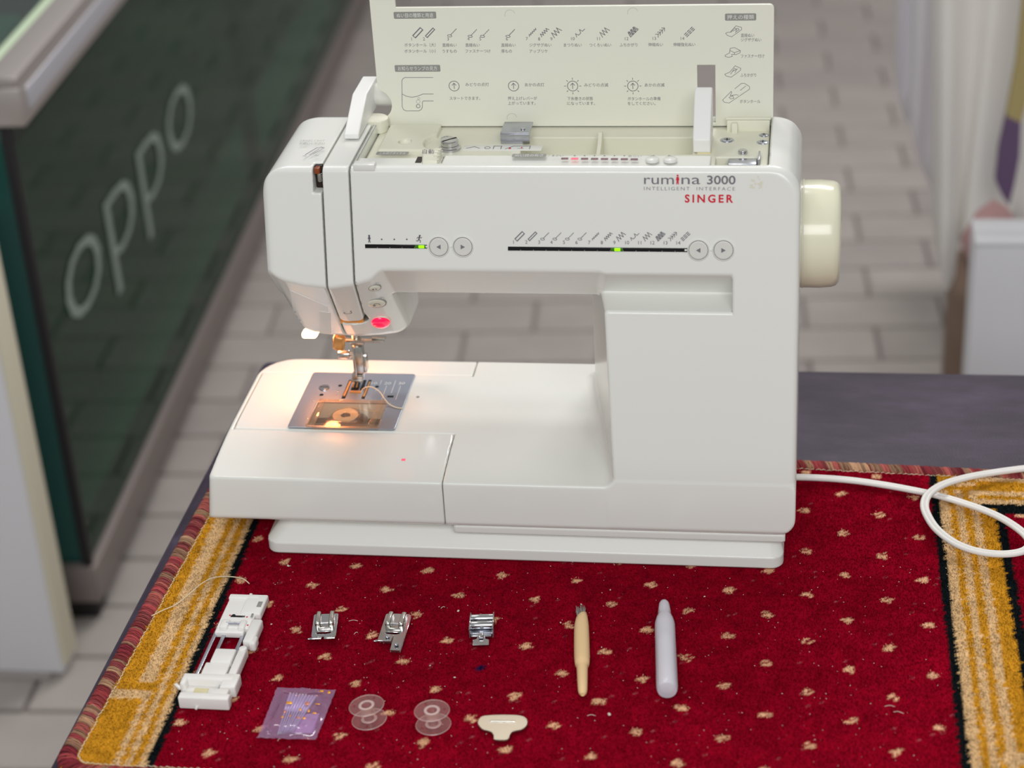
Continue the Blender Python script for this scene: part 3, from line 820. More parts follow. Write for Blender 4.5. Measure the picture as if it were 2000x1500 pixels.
# ================================================================== SEWING MACHINE (mm, origin on the rug)
mach = empty('sewing_machine', (0, 0, ZR))
tag(mach, 'white electronic sewing machine with raised printed lid on the red rug', 'sewing machine')
K = 0.231                                         # backward lean of the front face
def f_front(y, z):
    return smax(((-4 + (z - 62) * K) - y) / 1.0263, -4 - y, 5.0)
CX = [-150, -137, -125, -112, -94, -78, -68, -58, -50, -40]
CZ = [204, 201.5, 196, 193, 191.5, 194, 197, 201.5, 203.5, 203.5]
def slope_arm(y, z): return ((28.6 - y) * 30 + (203.4 - z) * 27) / 40.36
def f_body(x, y, z):
    top = z - 270.0; left = -138.0 - x; right = x - 208.0
    sa = slope_arm(y, z)
    arm = rmax(sa, 173 - z, 3)
    c = np.interp(x, CX, CZ); yf = -4 + (c - 62) * K
    hs = ((yf - y) * 66 + (c - z) * 56) / 86.6
    hd = rmax(rmax(hs, 122 - z, 10), np.maximum(left, x + 60), 9)
    inner = (85 - 0.19 * (y - 20) - x) / 1.018
    g = np.maximum(np.maximum(-sa, 178.4 + (y - 22.9) * 0.06 - z), x - 165.5)
    colm = rmax(inner, -g, 2.5)
    U = rmin(rmin(arm, hd, 4), colm, 3)
    fl = rmax(rmax(f_front(y, z), top, 5), left, 8)
    up = rmax(rmax(rmax(U, rmax(left, top, 22), 1.0), y - 138, 8), fl, 2.0)
    topb = rmax(z - 70, (z - 62 - (y + 4) * 0.1818) / 1.016, 6)
    pl = rmax(-190 + (z - 31) * 0.13 - x, y - 155, 28)
    pl = rmax(pl, -4 - y, 6)
    bed = rmax(pl, topb, 2.5)
    b = rmin(up, bed, 7)
    b = rmax(b, rmax(right, top, 22), 6)
    b = rmax(b, f_front(y, z), 1.0)
    b = rmax(b, rmax(right, 27 - z, 16), 2.0)
    return rmax(b, np.maximum(26 - z, (-4 - y) * 0.64 + (31 - z) * 0.77), 1.5)
def sh1(z): return np.interp(z, [135, 192], [-5.0, 0.0])
def r_tray(x, y, z):
    ib = np.maximum(np.maximum(-181.7 - x, 50.7 - y), y - 131.7)
    return np.maximum(np.maximum(x + 25.3, -ib), z - 80)
def r_face(x, y, z): return np.maximum(x - (-97.3 + sh1(z)), 100 - z)
def r_guide(x, y, z):
    return rmax(np.maximum(-96.1 + sh1(z) - x, x - (-79.0 + sh1(z) * 1.3)), 148 - z, 4)
def c_deck(x, y, z): return sbox(x, y, z, -75.5, 187, 65.5, 134, 230, 330, 1.0)
def c_bobbin(x, y, z): return sbox(x, y, z, -131.5, -78.5, 53.5, 88.5, 55, 90, 1.0)
def f_housing(x, y, z):
    b = f_body(x, y, z)
    d = rmax(b, 0.5 - r_tray(x, y, z), 0.9)
    d = rmax(d, 1.2 - r_face(x, y, z), 0.9)
    gd = np.maximum(r_guide(x, y, z) - np.interp(z, [150, 158], [3.6, 1.1]), -(b + 10))
    d = rmax(d, -gd, 0.9)
    d = rmax(d, -c_deck(x, y, z), 0.8)
    d = rmax(d, -sbox(x, y, z, 151, 187, 50, 70, 250, 330, 1.0), 0.8)
    d = rmax(d, -sbox(x, y, z, -75.5, -20, 51, 70, 266, 330, 1.0), 0.6)
    return rmax(d, -c_bobbin(x, y, z), 0.6)
def f_tray(x, y, z): return rmax(f_body(x, y, z), r_tray(x, y, z), 0.9)
def f_face(x, y, z):
    d = rmax(f_body(x, y, z), r_face(x, y, z), 0.9)
    n = np.maximum(np.maximum(-102.5 - x, x + 90), np.maximum(252 - z, z - 272)); n = np.maximum(n, y - 52)
    return rmax(d, -n, 1.2)
def f_guide(x, y, z):
    b = f_body(x, y, z)
    return np.maximum(rmax(b, r_guide(x, y, z), 0.9), -(b + 7.5))
solid('housing', f_housing, (-185, -5, 25), (209, 156, 271), 1.25, 'white_plastic', mach)
solid('extension_table', f_tray, (-191, -5, 25), (-24, 156, 72), 1.4, 'white_plastic', mach)
solid('face_cover', f_face, (-139, 20, 100), (-96, 139, 271), 1.2, 'white_plastic', mach)
solid('thread_cover', f_guide, (-103, 20, 145), (-77, 139, 271), 1.0, 'white_plastic', mach)
def f_foot(x, y, z):
    k = np.maximum(z - 9, 0)
    fr = (k * 0.9 - y) / 1.1; lf = (-153 + k * 0.85 - x) / 1.1; rt = (x - 200 + k * 0.35) / 1.05
    pl = rmax(rmax(fr, lf, 8), rmax(rt, y - 140, 8), 8)
    return rmax(pl, np.maximum(-z, z - 27), 1.5)
solid('foot_base', f_foot, (-154, -1, 0), (201, 141, 28), 1.5, 'white_plastic', mach)
def f_skirt(x, y, z): return sbox(x, y, z, -21, 201, 1.0, 138, 20.5, 27, 1.2)
solid('lower_skirt', f_skirt, (-22, 0, 20), (202, 139, 28), 1.5, 'white_plastic', mach)

def hit(px, py, f=f_body):
    """where a sight line meets the body (nearest pass when it misses)"""
    r = sight(px, py).normalized(); t = 950.0; best = (1e9, t)
    for _ in range(90):
        p = CL + r * t; d = float(f(np.array([p.x]), np.array([p.y]), np.array([p.z]))[0])
        if abs(d) < best[0]: best = (abs(d), t)
        if abs(d) < 0.004 or t > 1700: break
        t += d * (0.8 if d > 0 else 0.5)
    p = CL + r * best[1]; n = Vector(grad(f, np.array([[p.x, p.y, p.z]]), 0.3)[0]).normalized()
    return (p - n * best[0] if best[0] > 0.05 else p), n
def surf(px, py, f=f_body):
    p, n = hit(px, py, f); u = Vector((1, 0, 0)); u = (u - n * u.dot(n)).normalized(); return frame(p, u, n.cross(u))
def facez(x, z): return Vector((x, -4 + (z - 62) * K, z))
LEAN = Vector((0, K, 1)).normalized()
def face_frame(px=None, py=None, x=None, z=None):
    if px is not None:
        r = sight(px, py); t = (-4 + (CL.z - 62) * K - CL.y) / (r.y - K * r.z); p = CL + r * t
    else: p = facez(x, z)
    return frame(p, (1, 0, 0), LEAN)
S3 = 3.05                                         # photograph px per mm on the front face

# --- thread fittings, painted shade and lamp glow behind the slits
b = MB(); b.box((-99.8, 53, 259.5), (4.8, 8, 15.5), 0.3); b.build('notch_shade', 'dark_gap', mach)  # dark fill for the shade inside the open notch
b = MB(); b.cyl((-99.0, 47.5, 257), 1.6, 6, 'Z', 16, 0.5); b.build('thread_roller', 'nickel', mach)
b = MB(); b.box((-100.0, 47.5, 265), (3.4, 5, 4), 0.5); b.build('thread_hook', 'copper_gap', mach)
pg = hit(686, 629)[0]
b = MB(); b.box((pg.x - 2, pg.y + 6.0, pg.z - 1.0), (19, 3, 6), 1); b.build('slot_glow', 'amber_glow', mach)  # amber block stands in for lamp light scattered through the slot

# --- logo and lettering on the front
o = text('lettering', 'rum', face_frame(1258, 359.5), 'grey_print', mach, h=9.0, w=18.6, bold=-0.02)
o = text('lettering', 'na', face_frame(1331, 359.5), 'grey_print', mach, h=9.0, w=11.6, bold=-0.02)
ik = Ink(); ik.poly(circle(0, 5.55, 0.62, 12)).poly([(-0.7, 4.7), (0.7, 4.7), (1.0, 2.6), (0.45, 2.5), (-0.45, 2.5), (-1.0, 2.6)]).poly([(-0.55, 2.7), (0.55, 2.7), (0.75, 0), (0.2, 0), (0, 1.6), (-0.3, 0), (-0.85, 0)])
ik.build('logo_figure', face_frame(1323.5, 360), 'red_print', mach, lift=0.14)
text('lettering', '3000', face_frame(1381, 359.5), 'grey_print', mach, h=7.6, w=17.6, bold=0.14)
text('lettering', 'INTELLIGENT  INTERFACE', face_frame(1258, 371.5), 'grey_print', mach, h=3.2, w=56.5, spacing=1.3, bold=-0.14)
text('lettering', 'SINGER', face_frame(1337.5, 395), 'red_print', mach, h=6.9, w=30.0, bold=0.24, spacing=1.4)

rs = random.Random(8)
ik = Ink()
for k in range(16): ik.poly(circle(rs.gauss(0, 2.4), rs.gauss(0, 2.0), rs.uniform(0.4, 1.3), 9, rs.uniform(0.3, 0.9)))
ik.build('stain', face_frame(1478, 361), 'yellow_stain', mach, lift=0.04, label='faint yellow stain')
# --- stitch pictograms (mm, drawn along a 45 degree line, about 8 mm long)
def stitch_icon(k, s=1.0):
    ik = Ink(); e = Vector((0.7071, 0.7071)); n = Vector((-0.7071, 0.7071))
    P = lambda a, b_: (e * a * s + n * b_ * s)
    w = 0.42 * s
    if k in (1, 2):
        hw = 1.35 if k == 1 else 0.95
        ik.line([P(-4, -hw), P(4, -hw), P(4, hw), P(-4, hw)], w * 0.7, True)
        for q in (-1, 1): ik.line([P(-3.8, q * hw * 0.72), P(3.8, q * hw * 0.72)], w * 1.1)
        ik.line([P(-3.9, -hw), P(-3.9, hw)], w * 1.3); ik.line([P(3.9, -hw), P(3.9, hw)], w * 1.3)
    elif k in (3, 4, 5, 6):
        ik.line([P(-3.0 + 1.0 * math.cos(q) * 0.55 - 0.9 * math.sin(q), 1.0 * math.cos(q) * 0.5 + 1.15 * math.sin(q)) for q in np.linspace(0, 2 * math.pi, 15)], w * 0.9)
        nd = {3: 6, 4: 5, 5: 4, 6: 2}[k]; a0 = -2.0; L = 6.2
        for i in range(nd):
            p = a0 + L * i / nd; ik.line([P(p, 0), P(p + L / nd * (0.62 if k < 6 else 0.86), 0)], w * 1.1)
    elif k in (7, 8, 9):
        nz, a = {7: (9, 0.55), 8: (8, 1.1), 9: (6, 1.9)}[k]; ik.line([P(-3.6 + 7.2 * i / nz, a * (1 if i % 2 else -1)) for i in range(nz + 1)], w * 1.1)
    elif k == 10:
        ik.line([P(-3.8, -0.9), P(-2.6, 1.3), P(-2.0, -0.9), P(0.2, -0.9), P(1.3, 1.4), P(1.9, -0.9), P(4, -0.9)], w)
    elif k == 11:
        ik.line([P(-3.4 + 6.8 * i / 6, 1.9 * (1 if i % 2 else -1)) for i in range(7)], w)
    elif k == 12:
        ik.line([P(-3.4 + 6.8 * i / 6, 1.8 * (1 if i % 2 else -1)) for i in range(7)], w * 1.3)
        ik.line([P(-2.6 + 6.8 * i / 6, 1.8 * (1 if i % 2 else -1)) for i in range(7)], w * 0.9)
        ik.line([P(-3.2, -1.8), P(3.4, -1.8)], w * 0.8)
    elif k == 13:
        for i in range(4): ik.line([P(-3.6 + 2 * i, -1.4), P(-2.0 + 2 * i, 0.2), P(-3.4 + 2 * i, 1.5)], w)
        ik.line([P(-2.2, 0.1), P(4.0, 0.1)], w * 0.8)
    else:
        for i in range(3):
            for j in (-1, 0, 1): ik.line([P(-3.8 + 2.7 * i, j * 1.1), P(-1.9 + 2.7 * i, j * 1.1)], w * 1.3)
    return ik
bar_l = face_frame(992, 485.5); bar_r = face_frame(1345, 489.5)
nx = [1003, 1028, 1053, 1077, 1101.5, 1126, 1151, 1175.5, 1200, 1225, 1249.5, 1274.5, 1300, 1325]
for k in range(14):
    yy = 474.5 + (nx[k] - 1003) * 0.005
    text('stitch_number', str(k + 1), face_frame(nx[k], yy + 1.5), 'grey_print', mach, h=3.2, align='CENTER')
    stitch_icon(k + 1, 0.86).build('stitch_symbol', face_frame(nx[k] + 12 + (2 if k > 8 else 0), 461.5), 'grey_print', mach, lift=0.06)
# indicator bars with lamps
def led_bar(p0, p1, n, lit, name='indicator_bar'):
    F0, F1 = face_frame(*p0), face_frame(*p1); L = (F1.translation - F0.translation).length; M = F0
    bb = MB(M); bb.box((L / 2, 0, -0.35), (L, 2.5, 1.0), 0.15); o = bb.build(name, 'black_gloss', mach)
    for i in range(1, n):
        bb = MB(M); bb.box((L * i / n, -0.85, 0.17), (0.3, 0.8, 0.16)); bb.build('segment_mark', 'label_grey', o)
    bb = MB(M); bb.box((L / 2, -1.45, 0.0), (L + 0.6, 0.35, 0.4), 0.1); bb.build('bezel', 'white_plastic', o)
    a = L * lit / n; w = L / n
    bb = MB(M); bb.box((a + w / 2, 0, 0.12), (w * 0.95, 1.9, 0.2), 0.08); bb.build('lamp', 'led_dim', o)
    bb = MB(M); bb.box((a + w * 0.55, 0, 0.2), (w * 0.45, 1.9, 0.25), 0.1); bb.build('lamp', 'led_green', o)
    return o
led_bar((713, 480.8), (834, 482.3), 5, 4); led_bar((992, 485.5), (1344, 489.5), 14, 8)
# round arrow buttons
def arrow_button(px, py, d, link_left):
    M = face_frame(px, py); bb = MB(M)
    bb.lathe([(5.95, -2), (5.95, 0.25), (5.6, 0.55), (5.0, 0.5), (0.0, 0.65)], 40)
    o = bb.build('arrow_button', 'button_plastic', mach, smooth=50)
    bb = MB(M); bb.lathe([(6.15, -0.6), (6.15, 0.15), (6.5, 0.45), (6.9, 0.3), (7.1, -0.4)], 40); bb.build('button_rim', 'white_plastic', o, smooth=60)
    bb = MB(M); bb.lathe([(5.93, 0.12), (6.17, 0.12)], 40, closed=False); bb.build('button_gap', 'dark_gap', o)
    ik = Ink(); ik.poly([(1.5 * d, 0), (-1.3 * d, 1.55), (-1.3 * d, -1.55)][::(1 if d < 0 else -1)]); ik.build('arrow_mark', M, 'grey_print', o, lift=0.75)
    if link_left:
        bb = MB(M); bb.box((-7.9, 0, 0), (1.6, 1.2, 0.5), 0.15); bb.build('bridge', 'white_plastic', o)
for (px, py, d) in ((857, 482, -1), (904, 482, 1), (1364, 488.7, -1), (1413, 488.7, 1)): arrow_button(px, py, d, True)
# speed marks: standing figure, dots, running figure
ik = Ink(); ik.poly(circle(0, 4.4, 0.62, 10)).line([(0, 3.8), (0, 1.9)], 0.9).line([(0, 2.0), (-0.55, 0)], 0.45).line([(0, 2.0), (0.5, 0)], 0.45).line([(-0.8, 2.4), (-0.3, 3.6), (0.3, 3.6), (0.8, 2.4)], 0.35)
ik.build('walking_figure', face_frame(721.5, 473.5), 'dark_print', mach)
ik = Ink(); ik.poly(circle(0.6, 4.4, 0.6, 10)).line([(0.4, 3.8), (-0.1, 2.0)], 0.8).line([(-0.1, 2.0), (0.8, 1.2), (0.7, 0)], 0.45).line([(-0.1, 2.0), (-0.8, 0.9), (-1.8, 1.1)], 0.45).line([(0.3, 3.5), (1.3, 2.9), (1.9, 3.4)], 0.35).line([(0.3, 3.5), (-0.9, 3.3), (-1.3, 2.5)], 0.35)
ik.build('running_figure', face_frame(818.5, 473.5), 'dark_print', mach)
for px in (745.5, 770, 794.5):
    ik = Ink(); ik.poly(circle(0, 0, 0.5, 10)); ik.build('scale_dot', face_frame(px, 467.5), 'dark_print', mach)

# --- controls on the head
def head_frame(px, py):
    p, n = hit(px, py); n = (n * 0.6 + Vector((0.05, -0.74, -0.62))).normalized(); u = Vector((1, 0, 0)); u = (u - n * u.dot(n)).normalized(); return frame(p, u, n.cross(u))
def oval_button(px, py, rx, ry, m, name, dome=0.9, tilt=0):
    M = head_frame(px, py) @ Matrix.Rotation(math.radians(tilt), 4, 'Z') @ Matrix.Diagonal((rx, ry, 1, 1)); bb = MB(M)
    bb.lathe([(1.0, -1.5), (1.0, 0.25), (0.93, dome * 0.55), (0.7, dome * 0.85), (0.35, dome), (0.0, dome)], 36)
    o = bb.build(name, m, mach, smooth=70)
    bb = MB(M); bb.lathe([(0.98, 0.3), (1.04, 0.45), (1.10, 0.3), (1.12, -0.5)], 36, closed=False); bb.build('button_rim', 'label_grey' if m != 'red_lamp' else 'cream_plastic', o)
    return o
o = oval_button(732, 562, 3.9, 4.2, 'cream_plastic', 'needle_button', 1.1)
ik = Ink(); ik.line([(-1.2, -0.9), (-1.2, 0.9)], 0.4).line([(-1.8, 0.3), (-1.2, 1.0), (-0.6, 0.3)], 0.35).line([(0.7, 0.9), (0.7, -0.2)], 0.4).poly(circle(0.7, -0.8, 0.35, 8)); ik.build('button_mark', head_frame(732, 562), 'dark_print', o, lift=1.2)
o = oval_button(735, 592, 6.2, 6.4, 'cream_plastic', 'reverse_button', 1.1, 5)
ik = Ink(); ik.line([(-1.6, -1.6), (-1.6, 0.2), (-0.9, 1.4), (0.6, 1.7), (1.9, 1.0), (2.3, -0.8)], 0.4).line([(-2.5, -0.8), (-1.6, -1.9), (-0.6, -0.9)], 0.4); ik.build('button_mark', head_frame(735, 592), 'dark_print', o, lift=1.25)
o = oval_button(743.5, 628, 6.4, 7.6, 'red_lamp', 'start_button', 3.4)
ik = Ink(); ik.line([(-2.6, 1.5), (-2.4, 0), (-1.2, -1.1), (1.2, -1.1), (2.4, 0), (2.5, 1.9)], 0.4).line([(-3.1, 0.8), (-2.6, 1.8), (-2.0, 1.0)], 0.35); ik.poly(circle(2.2, 2.6, 0.5, 8)); ik.build('threading_mark', surf(680, 611), 'dark_print', mach, lift=0.3)
# lamp window on the lower left of the head, sticker
def patch(name, pts, m, lift=0.25, n=10):
    """thin plate following the head between four sight points (tl, tr, br, bl)"""
    V = []; F = []
    for j in range(n + 1):
        for i in range(n + 1):
            u, v = i / n, j / n; a = [pts[0][k] * (1 - u) + pts[1][k] * u for k in (0, 1)]; c = [pts[3][k] * (1 - u) + pts[2][k] * u for k in (0, 1)]
            p, nn = hit(a[0] * (1 - v) + c[0] * v, a[1] * (1 - v) + c[1] * v); V.append(p + nn * lift)
            V.append(p - nn * 0.4)
    w = n + 1; q = lambda i, j, s: 2 * (j * w + i) + s
    for j in range(n):
        for i in range(n): F += [(q(i, j, 0), q(i, j + 1, 0), q(i + 1, j + 1, 0), q(i + 1, j, 0))]
    for i in range(n):
        F += [(q(i, 0, 0), q(i + 1, 0, 0), q(i + 1, 0, 1), q(i, 0, 1)), (q(i, n, 0), q(i, n, 1), q(i + 1, n, 1), q(i + 1, n, 0))]
        F += [(q(0, i, 0), q(0, i, 1), q(0, i + 1, 1), q(0, i + 1, 0)), (q(n, i, 0), q(n, i + 1, 0), q(n, i + 1, 1), q(n, i, 1))]
    bb = MB(); bb.add(V, F); return bb.build(name, m, mach, smooth=50)
patch('lamp_window', [(566, 566), (640, 598), (645, 650), (578, 636)], 'white_plastic_satin', 0.3)
patch('sticker', [(624, 607), (645, 610), (647, 652), (624, 650)], 'label_white', 0.45)
# --- needle area
NX, NY = -104.0, 115.0
b = MB(); b.cyl((NX, NY, 100), 3.2, 30, 'Z', 20, 0.4); b.build('presser_bar', 'nickel', mach)
b = MB(); b.box((NX + 0.5, NY, 92), (7.6, 8, 22), 1.0); b.box((NX + 4.6, NY + 1, 88), (3.0, 7, 13), 0.8); b.box((NX - 1.6, NY - 4.2, 90), (1.2, 1.2, 24), 0.3); b.build('presser_ankle', 'nickel', mach)
b = MB(); b.box((NX - 1.2, NY, 78), (8.4, 7.5, 5), 1.4); b.box((NX - 1.8, NY - 1.5, 75.2), (8.8, 5, 2.4), 0.8); b.build('foot_holder', 'nickel', mach)
b = MB(); b.cyl((NX - 14, NY, 95), 3.4, 8.5, 'X', 20, 0.8); b.cyl((NX - 6, NY, 95), 1.6, 4, 'X', 12); b.build('clamp_screw', 'nickel', mach)
b = MB(); b.box((NX + 6, NY - 1, 108), (30, 8, 1.6), 0.4); b.box((NX + 1, NY, 106), (10, 7, 4), 0.6); b.box((NX + 17, NY - 2, 109.8), (10, 3, 1.4), 0.4); b.build('needle_clamp', 'nickel', mach)
pb = at_y(662, 671, 104)
b = MB(Matrix.Translation(pb) @ Matrix.Rotation(math.radians(10), 4, 'Y')); b.box((0, 0, 1), (8.5, 6, 12), 2.4, 3); b.box((0.6, 0, 9), (4, 3.5, 12), 0.8); b.build('threader_finger', 'brass', mach)
# lamp under the head
def machine_lamp():
    p = at_y(598, 656, 108)
    b = MB(); b.box((p.x + 3, 108, p.z + 2.0), (11, 9, 5), 2.0, 3); b.build('bulb', 'bulb', mach, label='lit warm white bulb')
    b = MB(); b.box((p.x + 10, 114, p.z + 7), (14, 12, 8), 1.5); b.build('bulb_socket', 'white_plastic_satin', mach)
    d = bpy.data.lights.new('machine_lamp', 'POINT'); d.energy = 0.15; d.color = (1.0, 0.34, 0.11); d.shadow_soft_size = 0.006
    l = bpy.data.objects.new('machine_lamp', d); link(l, mach); l.location = ((p.x + 9) * MM, 0.116, 0.113)
machine_lamp()
# --- needle plate, feed dogs, bobbin cover
npc = [at_z(612, 728, 70.8), at_z(808, 733, 70.8), at_z(772, 842, 70.8), at_z(564, 835, 70.8)]
PX0, PX1, PY0, PY1 = -143.0, -67.0, 51.5, 131.5
holes = [rrect(-129.5, 54.5, -79.5, 87.5, 1.0, 2)[::-1]]
flat_shape('needle_plate', [rrect(PX0, PY0, PX1, PY1, 2.0, 3)] + holes, 1.0, 0.25, 'plate_steel', mach, frame((0, 0, 70.6), (1, 0, 0), (0, 1, 0)))
np_ = lambda px, py: at_z(px, py, 71.15)
def plate_mark(pts, m='black_gloss', name='plate_slot', z0=70.9, z1=71.2):
    P = [np_(*p) for p in pts]; bb = MB(); bb.prism([(p.x, p.y) for p in P][::-1], z0, z1); bb.build(name, m, mach, smooth=0)
zp = lambda zx, zy: (560 + zx / 7.143, 700 + zy / 7.143)
for q in ([(870, 300), (918, 300), (815, 560), (762, 558)], [(945, 300), (1042, 300), (1000, 445), (890, 445)], [(1075, 300), (1115, 302), (1070, 445), (1020, 445)], [(1145, 300), (1187, 302), (1085, 565), (1040, 560)]):
    plate_mark([zp(*p) for p in q])
for q in ([(880, 320), (905, 320), (815, 530), (785, 530)], [(940, 322), (958, 322), (935, 405), (912, 405)], [(988, 322), (1005, 322), (985, 405), (965, 405)], [(1150, 330), (1172, 330), (1090, 535), (1062, 535)], [(880, 458), (1045, 465), (1038, 488), (875, 478)]):
    plate_mark([zp(*p) for p in q], 'brass', 'feed_dog', 71.0, 71.7)
for c in ((745, 380), (485, 508), (1258, 394)):
    p = np_(*zp(*c)); bb = MB(); bb.cyl((p.x, p.y, 70.95), 1.5, 0.25, 'Z', 14); bb.build('plate_hole', 'black_gloss', mach)
for c in ((717, 454), (690, 510), (372, 600), (288, 838), (1240, 445), (1360, 540), (1442, 625), (1315, 862)):
    p = np_(*zp(*c)); bb = MB(); bb.cyl((p.x, p.y, 70.95), 0.7, 0.35, 'Z', 10, 0.1); bb.build('plate_pin', 'nickel', mach)
plate_mark([zp(1405, 518), zp(1495, 520), zp(1490, 545), zp(1400, 542)])
p = np_(*zp(527, 413)); b = MB(); b.lathe([(4.0, 0), (4.0, 0.7), (3.2, 1.3), (0, 1.3)], 24, Matrix.Translation((p.x, p.y, 71))); b.build('plate_screw', 'chrome', mach)
b = MB(); b.box((p.x, p.y, 72.35), (6.4, 0.9, 0.12), 0.0, 1, Matrix.Identity(4)); b.build('screw_slot', 'dark_gap', mach)
for i, zx in enumerate((1325, 1522)):
    plate_mark([zp(zx - 4, 305), zp(zx + 2, 305), zp(zx - (20 if i == 0 else 62), 365 + 120 * i), zp(zx - (26 if i == 0 else 68), 365 + 120 * i)], 'label_white', 'gauge_line', 70.95, 71.16)
for zx, n in ((1395, 0), (1590, 1)):
    plate_mark([zp(zx - 3, 378), zp(zx + 2, 378), zp(zx - 68, 575), zp(zx - 73, 575)], 'label_white', 'gauge_line', 70.95, 71.16)
for zx, s_ in ((1215, '10'), (1402, '20'), (1597, '30')):
    p = np_(*zp(zx, 366)); text('gauge_number', s_, frame((p.x, p.y, 71.2), (1, 0, 0), (0, 1, 0)), 'label_white', mach, h=5.2, align='CENTER')
# bobbin well under the clear cover
bc = Vector((-106, 72, 0))
b = MB(); b.box((-105, 71, 57), (52, 34, 2), 0.3); b.build('well_floor', 'rubber_dark', mach)
b = MB(); b.lathe([(15.5, 0), (15.5, 6.0), (14.0, 7.0), (12.2, 7.0), (12.2, 2.0), (0, 2.0)], 48, Matrix.Translation((bc.x, bc.y, 58))); b.build('bobbin_case', 'rubber_dark', mach)
b = MB(); b.lathe([(10.4, 0), (10.4, 0.9), (4.2, 0.9), (4.2, 8.6), (10.4, 8.6), (10.4, 9.4), (3, 9.4), (3, 0)], 40, Matrix.Translation((bc.x, bc.y, 60.2)), closed=False); b.build('wound_bobbin', 'bobbin_plastic', mach)
b = MB(); b.tube([(bc.x + (3.6 + 5.6 * (k / 120)) * math.cos(k * 0.42), bc.y + (3.6 + 5.6 * (k / 120)) * math.sin(k * 0.42), 69.8 + 0.3 * math.sin(k * 1.7)) for k in range(121)], 0.42, 5)
b.tube(bez([(bc.x - 13, bc.y + 2, 68.6), (bc.x - 8, bc.y + 9, 68.9), (bc.x + 3, bc.y + 12, 69), (bc.x + 14, bc.y + 8, 69), (bc.x + 24, bc.y + 7, 69)], 6), 0.3, 5)
b.build('bobbin_thread', 'thread_cream', mach)
cv = [at_z(619, 783, 72), at_z(745, 785, 72), at_z(738, 845, 72), at_z(600, 840, 72)]
flat_shape('bobbin_cover', [rrect(-130, 51.0, -78.5, 88.5, 1.2, 3)], 1.3, 0.3, 'clear_plastic', mach, frame((0, 0, 71.9), (1, 0, 0), (0, 1, 0)))
b = MB()
for x in (-125.5, -83.5): b.box((x, 70, 72.9), (4.5, 37, 1.2), 0.4)
b.box((-104, 87.2, 72.9), (48, 2.0, 1.0), 0.3); b.box((-104, 52.6, 72.6), (52, 2.4, 1.4), 0.4); b.build('cover_rib', 'clear_plastic', mach)
b = MB(); b.box((-105, 50.2, 71.4), (40, 2.2, 1.6), 0.5); b.build('cover_latch', 'clear_plastic', mach)
b = MB(); b.box((-105.5, 57.5, 72.6), (22, 3.0, 0.6), 0.2); b.build('finger_grip', 'clear_plastic', mach)
# loose lower thread over the plate
tz = [(1038, 470, 1.2), (1070, 420, 5), (1140, 395, 7), (1215, 410, 7), (1300, 470, 5), (1370, 570, 3), (1440, 645, 1.2), (1530, 685, 0.7), (1612, 697, 0.6)]
b = MB(); b.tube(bez([at_z(*zp(x, y), 71 + z) for x, y, z in tz], 6), 0.38, 6); th_ = b.build('loose_thread', 'thread_cream', mach)
p = at_z(816, 775, 70.2); b = MB(); b.cyl((p.x, p.y, 70), 1.2, 0.25, 'Z', 14); b.build('bed_pin', 'label_grey', mach)
p = at_z(788, 898, 68.2); pp, nn = hit(788, 898); b = MB(surf(788, 898)); b.box((0, 0, 0.05), (2.8, 2.2, 0.2), 0.05); b.build('red_mark_or_glint', 'led_red_on', mach)  # small pink reflection on the bed, built as a glowing chip

# --- hand wheel
b = MB(Matrix.Translation((208, 90, 203.4)) @ Matrix.Rotation(math.pi / 2, 4, 'Y'))
b.lathe([(30, -3), (35.0, -2), (35.2, 0.6), (35.3, 12), (34.6, 19.5), (33.6, 22.3), (31.2, 24.4), (27.5, 25), (16, 25), (15, 24.2), (0, 24.2)], 72)
hw = b.build('hand_wheel', 'wheel_plastic', mach, smooth=50)
b = MB(Matrix.Translation((208, 90, 203.4)) @ Matrix.Rotation(math.pi / 2, 4, 'Y')); b.lathe([(35.32, 0.2), (35.5, 0.5), (35.5, 1.0), (35.32, 1.3)], 72, closed=False); b.build('wheel_seam', 'cream_plastic', hw)

# --- top deck under the raised lid
def f_deck(x, y, z):
    d = sbox(x, y, z, -74.8, 186.2, 66.2, 133, 228, 261, 0.6)
    d = rmax(d, -sbox(x, y, z, 26, 137.5, 84.5, 114, 246, 300, 1.0), 0.8)
    d = rmax(d, -sbox(x, y, z, 153, 181, 60, 80, 251, 300, 1.0), 0.6)
    pl = sbox(x, y, z, -68, -33, 82, 128, 250, 265, 1.2)
    pl = rmax(pl, 17.5 - np.sqrt((x + 22) ** 2 + (y - 97) ** 2), 1.0)
    d = np.minimum(d, pl)
    return rmax(d, -(np.sqrt((x + 52) ** 2 + (y - 97) ** 2 + ((z - 265) * 1.2) ** 2) - 4.2), 0.4)
solid('top_deck', f_deck, (-75, 66, 227), (187, 134, 266), 1.25, 'cream_plastic', mach)
dk = lambda px, py, z=261: at_z(px, py, z)
def screw_head(px, py, r, z=261.0, m='steel'):
    p = dk(px, py, z); bb = MB(Matrix.Translation((p.x, p.y, z - 0.2))); bb.lathe([(r * 1.3, 0.1), (r * 1.3, 0.3), (r, 0.35), (r, 0.6), (r * 0.6, 0.9), (0, 0.95)], 22); o = bb.build('deck_screw', m, mach)
    bb = MB(Matrix.Translation((p.x, p.y, z + 0.72))); bb.box((0, 0, 0), (r * 1.1, r * 0.28, 0.12)); bb.box((0, 0, 0), (r * 0.28, r * 1.1, 0.12)); bb.build('screw_cross', 'dark_print', o)
for px, py, r in ((1420, 274, 3.6), (1490, 278, 3.2), (1492, 264, 2.6), (873, 270, 3.2), (769, 287.5, 2.4)): screw_head(px, py, r)
p = dk(879, 291)
